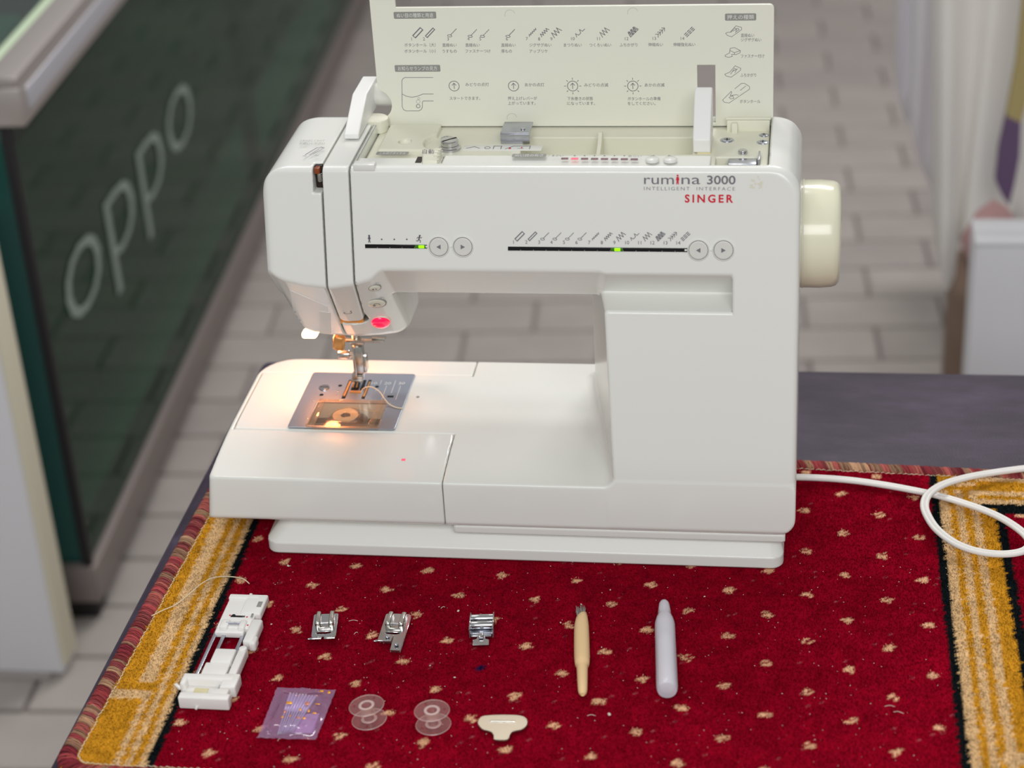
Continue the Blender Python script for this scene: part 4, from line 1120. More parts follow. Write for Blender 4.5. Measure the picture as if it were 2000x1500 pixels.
b = MB(Matrix.Translation((p.x, p.y, 260.8))); b.lathe([(7.2, 0), (7.2, 1.5), (6.2, 2.2), (6.2, 3.2)], 32); b.lathe([(5.6, 3.0), (5.9, 3.6), (5.9, 6.2), (5.4, 6.9), (0, 7.0)], 32); o = b.build('tension_bolt', 'chrome', mach)
b = MB(Matrix.Translation((p.x, p.y, 267.85)) @ Matrix.Rotation(math.radians(40), 4, 'Z')); b.box((0, 0, 0), (10.6, 0.9, 0.2)); b.build('bolt_slot', 'dark_gap', o)
# metal bracket
p = dk(978, 281); q = dk(1035, 281); w = q.x - p.x
b = MB(); b.box(((p.x + q.x) / 2, p.y + 10, 268.2), (w, 20, 1.2), 0.4); b.box(((p.x + q.x) / 2, p.y + 0.4, 264.4), (w, 1.2, 7), 0.3); o = b.build('steel_bracket', 'steel', mach)
b = MB(); b.cyl((q.x - 5, p.y + 6, 268.6), 1.6, 1.2, 'Z', 16, 0.3); b.build('bracket_rivet', 'chrome', o)
# printed threading diagram strip on the deck
p = dk(945, 293); M = frame((p.x, p.y, 261.1), (1, 0, 0), (0, 1, 0))
b = MB(); b.box((p.x + 12, p.y + 3, 261.15), (52, 9, 0.3), 0.1); b.build('diagram_plate', 'label_white', mach)
ik = Ink(); ik.line([(-12, 2), (-7, 5), (-3, 2)], 0.5).ring((2, 3), 1.8, 0.4).line([(6, 1), (6, 6), (11, 6), (11, 1)], 0.5).line([(14, 1), (19, 6), (30, 6), (30, 1)], 0.5).line([(22, 2), (26, 2)], 0.4); ik.build('threading_diagram', M, 'grey_print', mach, lift=0.32)
ik = Ink(); ik.poly([(16, 1), (18, 1), (17, 4)]).poly([(24, 2.5), (25.2, 2.5), (24.6, 5)]); ik.build('threading_arrow', M, 'red_print', mach, lift=0.34)
# felt dial and printed strip along the front of the deck
TOP = lambda px, py: frame(at_z(px, py, 270.05), (1, 0, 0), (0, 1, 0))
def pill(px0, px1, py, h, s, plane, m_text='label_white', name='caption', tw=0.82, inner=None):
    A, B = plane(px0, py), plane(px1, py); L = (B.translation - A.translation).length; u = (B.translation - A.translation)
    M = frame((A.translation + B.translation) / 2, u, A.to_3x3().col[1])
    ik = Ink(); ik.poly(rrect(-L / 2, -h / 2, L / 2, h / 2, h * 0.22, 3)); o = ik.build(name + '_plate', M, 'label_grey', mach, lift=0.07)
    t = text(name, s, M, m_text, o, h=h * 0.78, w=L * tw, align='CENTER', valign='MID', lift=0.14)
    return o
TOPL = lambda px, py: frame(at_z(px, py, 266.1), (1, 0, 0), (0, 1, 0))
pill(735, 798, 299.5, 5.5, '\u4e0a\u7cf8\u8abf\u5b50\u30c0\u30a4\u30e4\u30eb', TOPL)
pill(1000, 1067, 303.8, 5.5, '\u306c\u3044\u76ee\u306e\u9577\u3055', TOP)
for i in range(8):
    M = TOP(1103 + 19.4 * i, 309.6 + 0.2 * i); bb = MB(M); bb.box((0, 0, 0.0), (4.5, 2.2, 0.5), 0.15); bb.build('length_lamp', 'led_red_on' if i == 1 else 'led_red_off', mach)
    if 0 < i < 7:
        ik = Ink(); ik.poly(circle(0, 0, 0.6, 8, 0.9)); ik.build('scale_dot', TOP(1103 + 19.4 * i, 304.3), 'grey_print', mach)
text('scale_caption', '\u3053\u307e\u304b\u3044', TOP(1085, 304.2), 'grey_print', mach, h=3.6, w=10, align='CENTER', valign='MID')
text('scale_caption', '\u3042\u3089\u3044', TOP(1240, 305.2), 'grey_print', mach, h=3.6, w=8.5, align='CENTER', valign='MID')
for px, d in ((1274, -1), (1309, 1)):
    M = TOP(px, 311.5); bb = MB(M); bb.lathe([(4.3, -1), (4.3, 0.4), (3.8, 0.9), (0, 1.0)], 30); o = bb.build('length_button', 'white_plastic', mach, smooth=60)
    ik = Ink(); ik.poly([(1.4 * d, 0), (-1.4 * d, 1.3), (-1.4 * d, -1.3)][::(1 if d < 0 else -1)]); ik.build('arrow_mark', TOP(px, 304.6), 'grey_print', o, lift=0.06)
p = at_z(843, 309, 268)
b = MB(Matrix.Translation((p.x, p.y + 1, 264.5)) @ Matrix.Rotation(math.pi / 2, 4, 'Y')); b.lathe([(6.6, -5.5), (8.6, -4.5), (8.8, 0), (8.6, 4.5), (6.6, 5.5)], 36); o = b.build('tension_dial', 'cream_plastic', mach)
b = MB()
for k in range(-3, 5):
    a = math.radians(18 * k); b.box((0, 0, 0), (4.0, 0.5, 0.5), 0, 1, Matrix.Translation((p.x + 4.0, p.y + 1 + 8.9 * math.sin(a), 264.5 + 8.9 * math.cos(a))))
b.build('dial_ribs', 'cream_plastic', o)
text('dial_mark', '\u81ea\u52d5', frame((p.x - 1.5, p.y + 1 - 8.9 * 0.45, 264.5 + 8.9 * 0.893), (1, 0, 0), (0, 0.893, 0.45)), 'dark_print', o, h=4.2, align='CENTER', lift=0.25)
b = MB(); b.box((p.x - 8.5, p.y + 2, 266.1), (4, 10, 0.2)); b.box((p.x + 8.0, p.y + 2, 266.1), (3, 10, 0.2)); b.build('dial_slot', 'dark_gap', mach)
# thread divider fin and spool holder
p = dk(1172, 296, 250)
b = MB(frame((p.x + 1.5, 86, 249), (0, 1, 0), (0, 0, 1))); b.prism([(0, 0), (27, 0), (27, 17), (22, 17.5), (14, 12), (6, 9.5), (0, 8.5)], -1.2, 1.2); b.build('divider_fin', 'cream_plastic', mach)
def spool_holder():
    a = at_z(1375, 296, 262); b = MB(frame((a.x - 1.3, 0, 0), (0, 1, 0), (0, 0, 1)))
    y0 = a.y - 2
    bm_pts = [(y0, 262), (y0 - 1, 271), (y0 + 21, 293.5), (y0 + 28, 296.0), (y0 + 33, 293), (y0 + 33, 262)]
    b.prism(bm_pts, -5.6, 5.6); o = b.build('spool_holder', 'white_plastic_satin', mach)
    m_ = o.modifiers.new('bevel', 'BEVEL'); m_.width = 0.0009; m_.segments = 3; m_.limit_method = 'ANGLE'
    b = MB(); b.box((a.x, y0 + 5, 259.5), (9, 9, 6), 1); b.build('holder_base', 'tan_plastic', mach)
spool_holder()
# right end fittings
p = dk(1440, 262, 262); b = MB(); b.box((p.x - 2, 124, 264), (4, 7, 7), 0.8); b.build('lid_catch', 'cream_plastic', mach)
b = MB(); b.box((172, 127.5, 264.5), (28, 6, 8), 0.6); b.box((172, 125.5, 269.5), (29, 2.5, 1.6), 0.4); b.build('lid_hinge', 'cream_plastic', mach)
b = MB(); b.box((170, 73, 257), (18, 10, 8), 0.6); b.build('thread_cutter', 'steel', mach)
p = dk(1431, 307, 258); b = MB(); b.cyl((p.x, p.y - 3, 257.5), 3.3, 8, 'Y', 18, 0.6); b.cyl((p.x + 6.5, p.y - 1, 258.5), 3.0, 5, 'Z', 18, 0.8); b.build('cutter_screw', 'chrome', mach)
b = MB(); b.box((180.5, 76, 259), (1.2, 14, 10), 0.3); b.build('cutter_plate', 'steel', mach)
# thread guide bump and carry handle at the left
p = dk(735, 256, 262)
b = MB(Matrix.Translation((p.x - 4, p.y + 4, 261))); b.prism([(-5, -7)] + [(3 + 9 * math.cos(a), 9 * math.sin(a)) for a in np.linspace(-1.0, 1.7, 14)] + [(-5, 9)], 0, 9); o = b.build('thread_guide_knob', 'cream_plastic', mach)
m_ = o.modifiers.new('bevel', 'BEVEL'); m_.width = 0.0008; m_.segments = 3; m_.limit_method = 'ANGLE'
p0 = at_z(682, 268, 270.5)
b = MB(frame((p0.x + 1.5, 0, 0), (0, 1, 0), (0, 0, 1))); y0 = p0.y
b.prism([(y0, 269), (y0, 272), (y0 + 34, 288), (158, 288), (160, 284), (160, 269)], -5.0, 5.0); o = b.build('handle_arm', 'white_plastic_satin', mach)
m_ = o.modifiers.new('bevel', 'BEVEL'); m_.width = 0.0008; m_.segments = 3; m_.limit_method = 'ANGLE'
b = MB(); b.cyl((p0.x, 152, 277), 8.0, 200, 'X', 24, 3); b.build('carry_handle', 'white_plastic', mach)
# printed notes on top of the head
p = at_z(609, 296, 270); M = frame((p.x, p.y, 270.1), (1, 0, 0), (0, 1, 0))
ik = Ink(); ik.line([(-3, -6), (2, 6), (6, 6)], 0.7).line([(0, -6), (4, 4)], 0.5).line([(2, -5), (7, 6), (4, 8)], 0.4).line([(-4, -8), (-2, -8)], 0.6).line([(4, -7), (6, -7)], 0.6); ik.build('threading_note', M, 'grey_print', mach, lift=0.1)
text('printed_note', '\u4e0a\u7cf8\u306f\u6b63\u3057\u304f\u304b\u3051\u3066', frame(at_z(584, 276.5, 270.2), (1, 0, 0), (0, 1, 0)), 'label_grey', mach, h=4.0, w=17)
text('printed_note', '\u304a\u4f7f\u3044\u304f\u3060\u3055\u3044', frame(at_z(584, 281.5, 270.2), (1, 0, 0), (0, 1, 0)), 'label_grey', mach, h=4.0, w=17)
b = MB(); b.box((-68.5, 46.5, 268.2), (14, 7, 4.5), 0.6); b.build('notch_step', 'white_plastic', mach)

# --- raised lid with its printed guide
LY = 131.0
lid_out = [(-75.5, 289.5)] + [(-77.5 + 10.8 * math.cos(a), 277.4 + 10.8 * math.sin(a)) for a in np.linspace(math.radians(76), math.radians(-79), 16)]
lid_out += [(-75.5, 265.5), (-75.5, 262), (188.0, 262)] + [(185 + 3 * math.cos(a), 341.6 + 3 * math.sin(a)) for a in np.linspace(0, math.pi / 2, 6)]
lid_out += [(-58.4, 344.8), (-58.4, 372), (-60.4, 374), (-73.5, 374), (-75.5, 372)]
lid = flat_shape('lid', [lid_out, [(138.6, 264), (138.6, 304.3), (150.3, 304.3), (150.3, 264)]], 2.6, 0.35, 'lid_plastic', mach, frame((0, LY + 1.3, 0), (1, 0, 0), (0, 0, 1)), label='raised cream lid printed with a stitch guide')
LID = lambda px, py: frame(at_y(px, py, LY), (1, 0, 0), (0, 0, 1))
def lid_text(s, px0, px1, py, m='grey_print', h=2.75):
    A, B = LID(px0, py), LID(px1, py); w = (B.translation - A.translation).length
    text('guide_text', s, A, m, lid, h=h, w=w, valign='MID', lift=0.08)
def lid_pill(px0, px1, py, s):
    A, B = LID(px0, py), LID(px1, py); L = (B.translation - A.translation).length; M = frame((A.translation + B.translation) / 2, (1, 0, 0), (0, 0, 1))
    ik = Ink(); ik.poly(rrect(-L / 2, -2.35, L / 2, 2.35, 0.8, 4)); o = ik.build('guide_heading', M, 'label_grey', lid, lift=0.07)
    text('heading_text', s, M, 'label_white', lid, h=3.3, w=L * 0.86, align='CENTER', valign='MID', lift=0.14)
lid_pill(769, 852, 29.7, '\u306c\u3044\u76ee\u306e\u7a2e\u985e\u3068\u7528\u9014')
lid_pill(771, 860, 133.5, '\u304a\u77e5\u3089\u305b\u30e9\u30f3\u30d7\u306e\u898b\u65b9')
lid_pill(1416, 1477, 33.2, '\u62bc\u3048\u306e\u7a2e\u985e')
for k, (px, py) in enumerate([(816, 64), (840, 64), (884, 64), (924, 65), (948, 65), (998, 65), (1040, 63), (1063, 63), (1086, 63), (1132, 63), (1180, 62.5), (1235, 62), (1290, 63), (1347, 62)]):
    stitch_icon(k + 1, 0.98).build('stitch_symbol', LID(px, py), 'grey_print', lid, lift=0.07)
for k, (px, py) in enumerate([(804, 76), (828, 76), (875, 76), (915, 76), (938, 76), (990, 76), (1029, 75.5), (1053, 76), (1077, 76), (1119, 75.5), (1169, 75.5), (1224, 75.5), (1278, 75), (1333, 75)]):
    text('stitch_number', str(k + 1), LID(px, py), 'grey_print', lid, h=3.0, align='CENTER', valign='MID', lift=0.08)
bh = '\u30dc\u30bf\u30f3\u30db\u30fc\u30eb'; st = '\u76f4\u7dda\u306c\u3044'
for s, a, b_, y in ((bh + '\uff08\u5927\uff09', 790, 851, 88), (bh + '\uff08\u5c0f\uff09', 790, 851, 100), (st, 864, 892, 88), ('\u3046\u3059\u3082\u306e', 864, 892, 100),
                    (st, 909, 937, 88), ('\u30d5\u30a1\u30b9\u30ca\u30fc\u3064\u3051', 909, 958, 100), (st, 979, 1007, 88), ('\u539a\u3082\u306e', 979, 1000, 100),
                    ('\u30b8\u30b0\u30b6\u30b0\u306c\u3044', 1034, 1077, 88), ('\u30a2\u30c3\u30d7\u30ea\u30b1', 1034, 1070, 100), ('\u307e\u3064\u308a\u306c\u3044', 1101, 1136, 88),
                    ('\u3064\u304f\u308d\u3044\u306c\u3044', 1151, 1194, 88), ('\u3075\u3061\u304b\u304c\u308a', 1210, 1245, 87.5), ('\u4f38\u7e2e\u306c\u3044', 1266, 1295, 87), ('\u4f38\u7e2e\u5f37\u5316\u306c\u3044', 1315, 1358, 87),
                    ('\u307f\u3069\u308a\u306e\u70b9\u706f', 909, 955, 165), ('\u30b9\u30bf\u30fc\u30c8\u3067\u304d\u307e\u3059\u3002', 878, 938, 192), ('\u3042\u304b\u306e\u70b9\u706f', 1025, 1063, 165.5),
                    ('\u62bc\u3048\u4e0a\u3052\u30ec\u30d0\u30fc\u304c', 992, 1049, 192), ('\u4e0a\u304c\u3063\u3066\u3044\u307e\u3059\u3002', 992, 1046, 201.3), ('\u307f\u3069\u308a\u306e\u70b9\u6ec5', 1141, 1188, 166),
                    ('\u4e0b\u7cf8\u5dfb\u304d\u306e\u72b6\u614b', 1108, 1158, 192.5), ('\u306b\u306a\u3063\u3066\u3044\u307e\u3059\u3002', 1108, 1162, 201.8), ('\u3042\u304b\u306e\u70b9\u6ec5', 1259, 1298, 166),
                    ('\u30dc\u30bf\u30f3\u30db\u30fc\u30eb\u306e\u6e96\u5099', 1226, 1290, 192.8), ('\u3092\u3057\u3066\u304f\u3060\u3055\u3044\u3002', 1226, 1280, 202),
                    (st, 1447, 1473, 69), ('\u30b8\u30b0\u30b6\u30b0\u306c\u3044', 1447, 1487, 77.8), ('\u30d5\u30a1\u30b9\u30ca\u30fc\u4ed8\u3051', 1447, 1493, 109.5), ('\u3075\u3061\u304b\u304c\u308a', 1446, 1477, 146.5), (bh, 1445, 1485, 198)):
    lid_text(s, a, b_, y)
for i, px in enumerate((887, 1003, 1118.5, 1236)):
    ik = Ink(); ik.ring((0, 0), 3.45, 0.42).line([(0, -1.9), (0, -0.9)], 0.4).line([(0, -0.6), (0, 1.8)], 0.42).line([(-1.3, 0.5), (0, 2.0), (1.3, 0.5)], 0.42)
    if i > 1:
        for k in range(8):
            a = math.radians(45 * k); ik.line([(4.5 * math.cos(a), 4.5 * math.sin(a)), (5.6 * math.cos(a), 5.6 * math.sin(a))], 0.4)
    ik.build('lamp_symbol', LID(px, 168), 'grey_print', lid, lift=0.07)
# outline picture of the head
def lid_ink(polys, name='guide_picture', w=0.35, m='grey_print'):
    ik = Ink()
    for pts, cl in polys: ik.line([(lambda p: (p.x, p.z))(at_y(px, py, LY)) for px, py in pts], w, cl)
    ik.build(name, frame((0, LY, 0), (1, 0, 0), (0, 0, 1)), m, lid, lift=0.07)
lz = lambda L: [(720 + x / 5.0, y / 5.0) for x, y in L]
lid_ink([(lz([(628, 757), (355, 757), (335, 768), (325, 790), (328, 1040), (340, 1070), (365, 1083), (490, 1083), (515, 1068), (525, 1045), (525, 998), (535, 986), (632, 986)]), False),
         (lz([(327, 918), (365, 938), (420, 950), (470, 942), (530, 918), (632, 918)]), False)])
ik = Ink(); c = at_y(*lz([(484, 1036)])[0], LY); ik.ring((c.x, c.z), 1.25, 0.4); c = at_y(*lz([(484, 992)])[0], LY); ik.ring((c.x, c.z), 1.25, 0.15); c = at_y(*lz([(490, 962)])[0], LY); ik.ring((c.x, c.z), 0.75, 0.15)
ik.build('guide_picture', frame((0, LY, 0), (1, 0, 0), (0, 0, 1)), 'grey_print', lid, lift=0.075)
rz = lambda L: [(1110 + x / 4.762, y / 4.762) for x, y in L]
feet = [[([(1463, 310), (1480, 300), (1505, 300), (1560, 240), (1612, 255), (1612, 275), (1520, 342), (1480, 330)], True), ([(1512, 300), (1545, 258), (1565, 270), (1555, 305)], False), ([(1530, 290), (1575, 262), (1590, 275), (1560, 295)], False)],
        [([(1457, 515), (1500, 492), (1505, 450), (1545, 442), (1600, 470), (1598, 490), (1560, 508), (1520, 505), (1525, 525), (1490, 533), (1460, 525)], True), ([(1505, 470), (1545, 490), (1600, 470)], False), ([(1545, 490), (1545, 505)], False)],
        [([(1455, 690), (1500, 672), (1552, 612), (1604, 635), (1600, 655), (1515, 718), (1490, 712), (1465, 705)], True), ([(1510, 690), (1545, 635), (1565, 645), (1550, 675)], False), ([(1525, 665), (1575, 640)], False)],
        [([(1435, 930), (1465, 900), (1515, 850), (1520, 860), (1505, 890), (1560, 880), (1580, 885)], False), ([(1550, 825), (1610, 775), (1640, 775), (1685, 805), (1685, 830), (1495, 958), (1450, 950), (1435, 930)], False), ([(1495, 905), (1530, 890), (1540, 915), (1510, 920)], True), ([(1600, 840), (1650, 800)], False)]]
for f_ in feet: lid_ink([(rz(p), c) for p, c in f_], 'foot_picture', 0.3)
for px, py in ((996, 29), (1000, 231), (1236, 25)):
    ik = Ink(); ik.line([(3.4 * math.cos(a), 3.4 * math.sin(a)) for a in np.linspace(0.3, 3.4, 14)], 0.14); ik.build('mould_mark', LID(px, py), 'label_grey', lid, lift=0.06)

# ================================================================== POWER CORD
def build_cord():
    pts = [(1500, 934, 5), (1556, 932, 4), (1640, 936, 3.5), (1720, 946, 3.5), (1815, 964, 3.5), (1880, 982, 4), (1940, 1004, 7), (1985, 1030, 10), (2010, 1055, 11), (2003, 1074, 11), (1965, 1082, 10), (1915, 1078, 9), (1868, 1062, 9), (1830, 1034, 10), (1810, 1004, 11), (1806, 982, 12), (1816, 963, 12.5), (1845, 945, 10), (1890, 932, 8), (1940, 923, 6), (2000, 915, 4.5), (2070, 908, 4), (2150, 905, 4)]
    P = bez([at_z(x, y, z) for x, y, z in pts], 8)
    t = empty('power_cord', (0, 0, ZR)); tag(t, 'white twin power cord looping over the rug at right', 'power cord')
    for s in (-1, 1):
        Q = []
        for i, p in enumerate(P):
            d = (P[min(i + 1, len(P) - 1)] - P[max(i - 1, 0)]); n = Vector((-d.y, d.x, 0)).normalized(); Q.append(p + n * s * 1.45)
        b = MB(); b.tube(Q, 1.65, 10); b.build('conductor', 'cord_white', t, smooth=60)
build_cord()

# ================================================================== SMALL ACCESSORIES ON THE RUG
def thing(name, label, cat, x, y, rz=0.0, group=None, z=0.0):
    t = empty(name, (x * MM, y * MM, ZR + z * MM), math.radians(rz)); tag(t, label, cat, group); return t
# buttonhole foot of milky plastic with steel rails
def buttonhole_foot():
    t = thing('buttonhole_foot', 'long white plastic buttonhole foot with steel rails on the rug', 'sewing foot', -148, -117)
    def bx(name, x0, x1, y0, y1, z0, z1, m='milky_plastic', r=0.8):
        b = MB(); b.box(((x0 + x1) / 2, (y0 + y1) / 2, (z0 + z1) / 2), (x1 - x0, y1 - y0, z1 - z0), r, 3); return b.build(name, m, t)
    for x, y0, y1 in ((-13.0, -32, 47), (-7.0, -30, 18), (5.5, -42, 18)):
        bx('rail', x - 1.2, x + 1.2, y0, y1, 3.4, 4.8, 'steel', 0.3)
    b = MB(); b.box((-2.0, 38, 4.6), (22, 36, 5), 0.9, 3); b.box((5.5, 46, 5.2), (14, 22, 5.6), 1.2, 3); b.box((-3, 54, 6.5), (21, 5, 3), 0.8); b.box((0, 57.5, 6.0), (2, 3, 2.5), 0.5); b.box((-3.5, 19, 4.6), (19, 8, 4), 0.8)
    c = b.build('carriage', 'milky_plastic', t)
    b = MB(); b.box((12.0, 17, 4.6), (7.5, 25, 7.4), 1.6, 3); b.box((14.5, 8, 4.2), (5, 9, 7), 1.6, 3); b.build('side_lever', 'milky_plastic', t)
    b = MB(); b.box((-8.0, 22.5, 7.2), (5.5, 9, 3.4), 1.2, 3); b.box((3.8, 22.5, 7.2), (4.5, 9, 3.4), 1.2, 3); b.build('pin_block', 'milky_plastic', t)
    b = MB(); b.cyl((-7, 23.5, 8.2), 0.9, 9, 'X', 12); b.build('pin', 'steel', t)
    b = MB(); b.box((-2, 32.5, 7.15), (9.5, 1.8, 0.3), 0.1); b.cyl((-5, 33.2, 7.1), 1.2, 0.4, 'Z', 12); b.build('needle_slot', 'black_gloss', t)
    for x, y in ((-7.5, 33.3), (4.2, 32.2), (0.0, 41), (7.5, 22)):
        b = MB(); b.box((x, y, 7.2 if x < 5 else 8.2), (1.0, 1.0, 0.3)); b.build('red_mark_or_glint', 'red_print', t)
    b = MB(); b.box((9.4, 45.5, 8.05), (3.0, 6.0, 0.3), 0.1); b.box((7.5, 33, 8.0), (1.2, 4, 0.3), 0.1); b.build('scale_window', 'label_grey', t)
    bx('slider', -6.5, 7.0, -18, -4, 3.2, 8.6, r=0.9); bx('slider', -9.5, 6.5, -32, -17, 2.6, 7.2, r=0.8)
    b = MB(); b.box((10.8, -19, 4.6), (5.4, 36, 7.0), 1.0, 3); b.cyl((11, -3, 1.2), 2.7, 7.6, 'Z', 18, 0.8); b.box((11.5, -36, 4.4), (10, 14, 8.2), 1.0, 3); b.build('side_arm', 'milky_plastic', t)
    b = MB(); b.box((-3, -33.5, 4.4), (33, 6, 8.6), 1.2, 3); b.box((-17.5, -37, 4.6), (4, 10, 8.8), 1.4, 3); b.box((-2, -43, 2.0), (32, 14, 3.4), 0.8); b.build('end_block', 'milky_plastic', t)
    b = MB(); b.box((-0.5, -52.5, 4.4), (32, 6.0, 8.8), 1.0, 3); b.box((7.5, -49, 6.4), (12, 9, 4.6), 1.0, 3); b.cyl((-5, -57.5, 2.0), 0.9, 4, 'Y', 10, 0.3); b.build('end_wall', 'milky_plastic', t)
    b = MB(Matrix.Translation((-21.5, -39.5, 4.5)) @ Matrix.Rotation(math.radians(-40), 4, 'Z')); b.box((0, 0, 0), (6, 2.2, 2.0), 0.6); b.build('latch_tip', 'milky_plastic', t)
    b = MB(); b.box((-6, -42, 3.9), (9, 5, 0.5), 0.2); b.build('stain', 'tan_plastic', t)
buttonhole_foot()
# metal presser feet
def metal_foot(name, label, x, y, rz, kind):
    t = thing(name, label, 'sewing foot', x, y, rz, 'metal presser feet laid in a row')
    W = 8.0
    if kind == 'zigzag':
        out = rrect(-W, -9.5, W, 14, 1.2, 3); slot = [[(-4.6, -4.6), (4.2, -4.6), (4.6, -6.0), (2.5, -6.7), (-3.0, -6.7), (-4.9, -6.0)]]
    else:
        out = [(-W, -3), (-W, 17), (-W + 1.2, 18), (W - 1.2, 18), (W, 17), (W, -18), (2.0, -18), (1.6, -3.6), (0.4, -3.6), (0.2, -9.5), (-W + 1.5, -9.5), (-W, -8)]
        slot = [[(-4.6, -0.6), (4.4, -0.6), (4.6, -1.6), (2.5, -2.4), (-3.0, -2.4), (-4.9, -1.6)]]
    flat_shape('plate', [out] + slot, 1.4, 0.3, 'chrome', t, Matrix.Translation((0, 0, 3.4)) @ Matrix.Rotation(math.radians(3), 4, 'X'))
    dy = 0 if kind == 'zigzag' else 4
    for s in (-1, 1):
        b = MB(); b.box((s * 4.3, 6.0 + dy, 6.2), (3.2, 13.0, 4.6), 1.0, 3); b.box((s * 4.3, 1.2 + dy, 5.4), (3.6, 4.2, 5.6), 1.2, 3); b.build('lug', 'nickel', t)
    b = MB(); b.cyl((-3.2, 1.4 + dy, 6.4), 0.75, 6.4, 'X', 14); b.build('cross_pin', 'chrome', t)
    b = MB(); b.box((0, -1.2 + dy, 4.5), (8.5, 2.4, 1.6), 0.5); b.build('bridge', 'nickel', t)
    if kind == 'zigzag':
        for x0, x1 in ((-W - 1.0, -0.8), (0.6, W)):
            b = MB(Matrix.Translation((0, -11.6, 4.0)) @ Matrix.Rotation(math.radians(-26), 4, 'X')); b.box(((x0 + x1) / 2, 0, 0), (x1 - x0, 5.4, 1.4), 0.5); b.build('toe', 'chrome', t)
        b = MB(); b.box((-W - 0.6, -13.6, 4.8), (2.4, 1.2, 1.2), 0.4); b.build('toe_tip', 'chrome', t)
        b = MB(); b.box((0, 6, 2.0), (W * 1.6, 12, 2.2), 0.6); b.build('sole', 'steel', t)
    else:
        b = MB(); b.box((-5.2, -10.2, 3.8), (9.0, 1.3, 1.2), 0.4); b.box((-9.3, -11.0, 3.8), (2.6, 1.2, 1.2), 0.4); b.build('wire_guide', 'chrome', t)
        for xx, yy in ((-2.4, -6.0), (5.0, -13.5)):
            b = MB(); b.cyl((xx, yy, 4.0), 1.5, 0.9, 'Z', 14, 0.3); b.build('rivet', 'steel', t)
        b = MB(); b.box((0, 8, 2.0), (W * 1.6, 16, 2.2), 0.6); b.build('sole', 'steel', t)
metal_foot('zigzag_foot', 'square chrome presser foot with two lugs beside the buttonhole foot', -91.5, -88.5, 8, 'zigzag')
metal_foot('overcast_foot', 'chrome presser foot with a long right prong, second in the row', -46.0, -90.5, -1, 'overcast')
def zipper_foot():
    t = thing('zipper_foot', 'narrow shiny zipper foot with a small flared toe, third in the row', 'sewing foot', 10.5, -85, 6, 'metal presser feet laid in a row')
    for s in (-1, 1):
        b = MB(); b.box((s * 7.4, 5, 4.2), (1.0, 18, 7.4), 0.4); b.build('side_plate', 'metal_clear', t)
    for y, z in ((10.5, 5.6), (2.5, 6.0)):
        b = MB(); b.cyl((-7.2, y, z), 2.7, 14.4, 'X', 24, 0.4); b.build('bar', 'chrome', t)
    b = MB(); b.box((0, 5.5, 2.4), (14.4, 17, 1.4), 0.4); b.box((0, -4.5, 2.6), (13.0, 3.0, 1.8), 0.5); b.build('frame', 'steel', t)
    flat_shape('toe', [[(-2.2, -5), (2.2, -5), (2.8, -8), (5.2, -9), (5.2, -14), (-5.2, -14), (-5.2, -9), (-2.8, -8)]], 1.4, 0.4, 'chrome', t, Matrix.Translation((0, 0, 3.6)) @ Matrix.Rotation(math.radians(8), 4, 'X'))
    b = MB(); b.box((0, -6.0, 4.5), (3.2, 6.0, 1.6), 0.6); b.build('neck', 'chrome', t)
zipper_foot()
# clear bobbins
def bobbin():
    t = thing('bobbin', 'clear plastic bobbin', 'bobbin', 0, 0, 0, 'empty clear bobbins beside the needle packet')
    for z in (0.0, 10.2):
        holes = [circle(0, 0, 3.1, 20)[::-1]] + [circle(7.6 * math.cos(a), 7.6 * math.sin(a), 0.85, 8)[::-1] for a in ((0.8, 2.9, 5.0) if z else (1.5, 4.4))]
        flat_shape('flange', [circle(0, 0, 10.5, 56)] + holes, 1.0, 0.25, 'bobbin_plastic', t, Matrix.Translation((0, 0, z + 0.5)))
        b = MB(); b.lathe([(10.45, z + 0.2), (10.7, z + 0.5), (10.45, z + 0.8)], 56, closed=False); b.build('rim', 'clear_rim', t, smooth=60)
    b = MB(); b.lathe([(4.6, 0.9), (4.5, 5.5), (4.6, 10.3), (3.1, 10.3), (3.1, 0.9), (4.6, 0.9)], 36, closed=False); b.build('hub', 'hub_plastic', t)
    for z in (1.1, 11.15):
        b = MB(); b.lathe([(3.1, z - 0.1), (3.5, z + 0.12), (4.6, z + 0.12), (4.9, z - 0.1)], 36, closed=False); b.build('hub_ring', 'clear_rim', t, smooth=60)
    return t
mat_clear('clear_rim', '#fff6f4', 0.02, 0.1, 0.45, '#ffeeea', 1.3)
b1 = bobbin(); p = at_z(721.5, 1406, 0.5); b1.location = (p.x * MM, p.y * MM, ZR + 0.0006); b1.rotation_euler = (math.radians(-2), math.radians(-4), math.radians(20))
b1['label'] = 'clear plastic bobbin standing next to the needle packet'
b2 = copy_tree(b1); p = at_z(846.5, 1415, 0.5); b2.location = (p.x * MM, p.y * MM, ZR + 0.0002); b2.rotation_euler = (0, math.radians(-1), math.radians(-35))
b2['label'] = 'clear plastic bobbin standing next to the flat steel screwdriver'
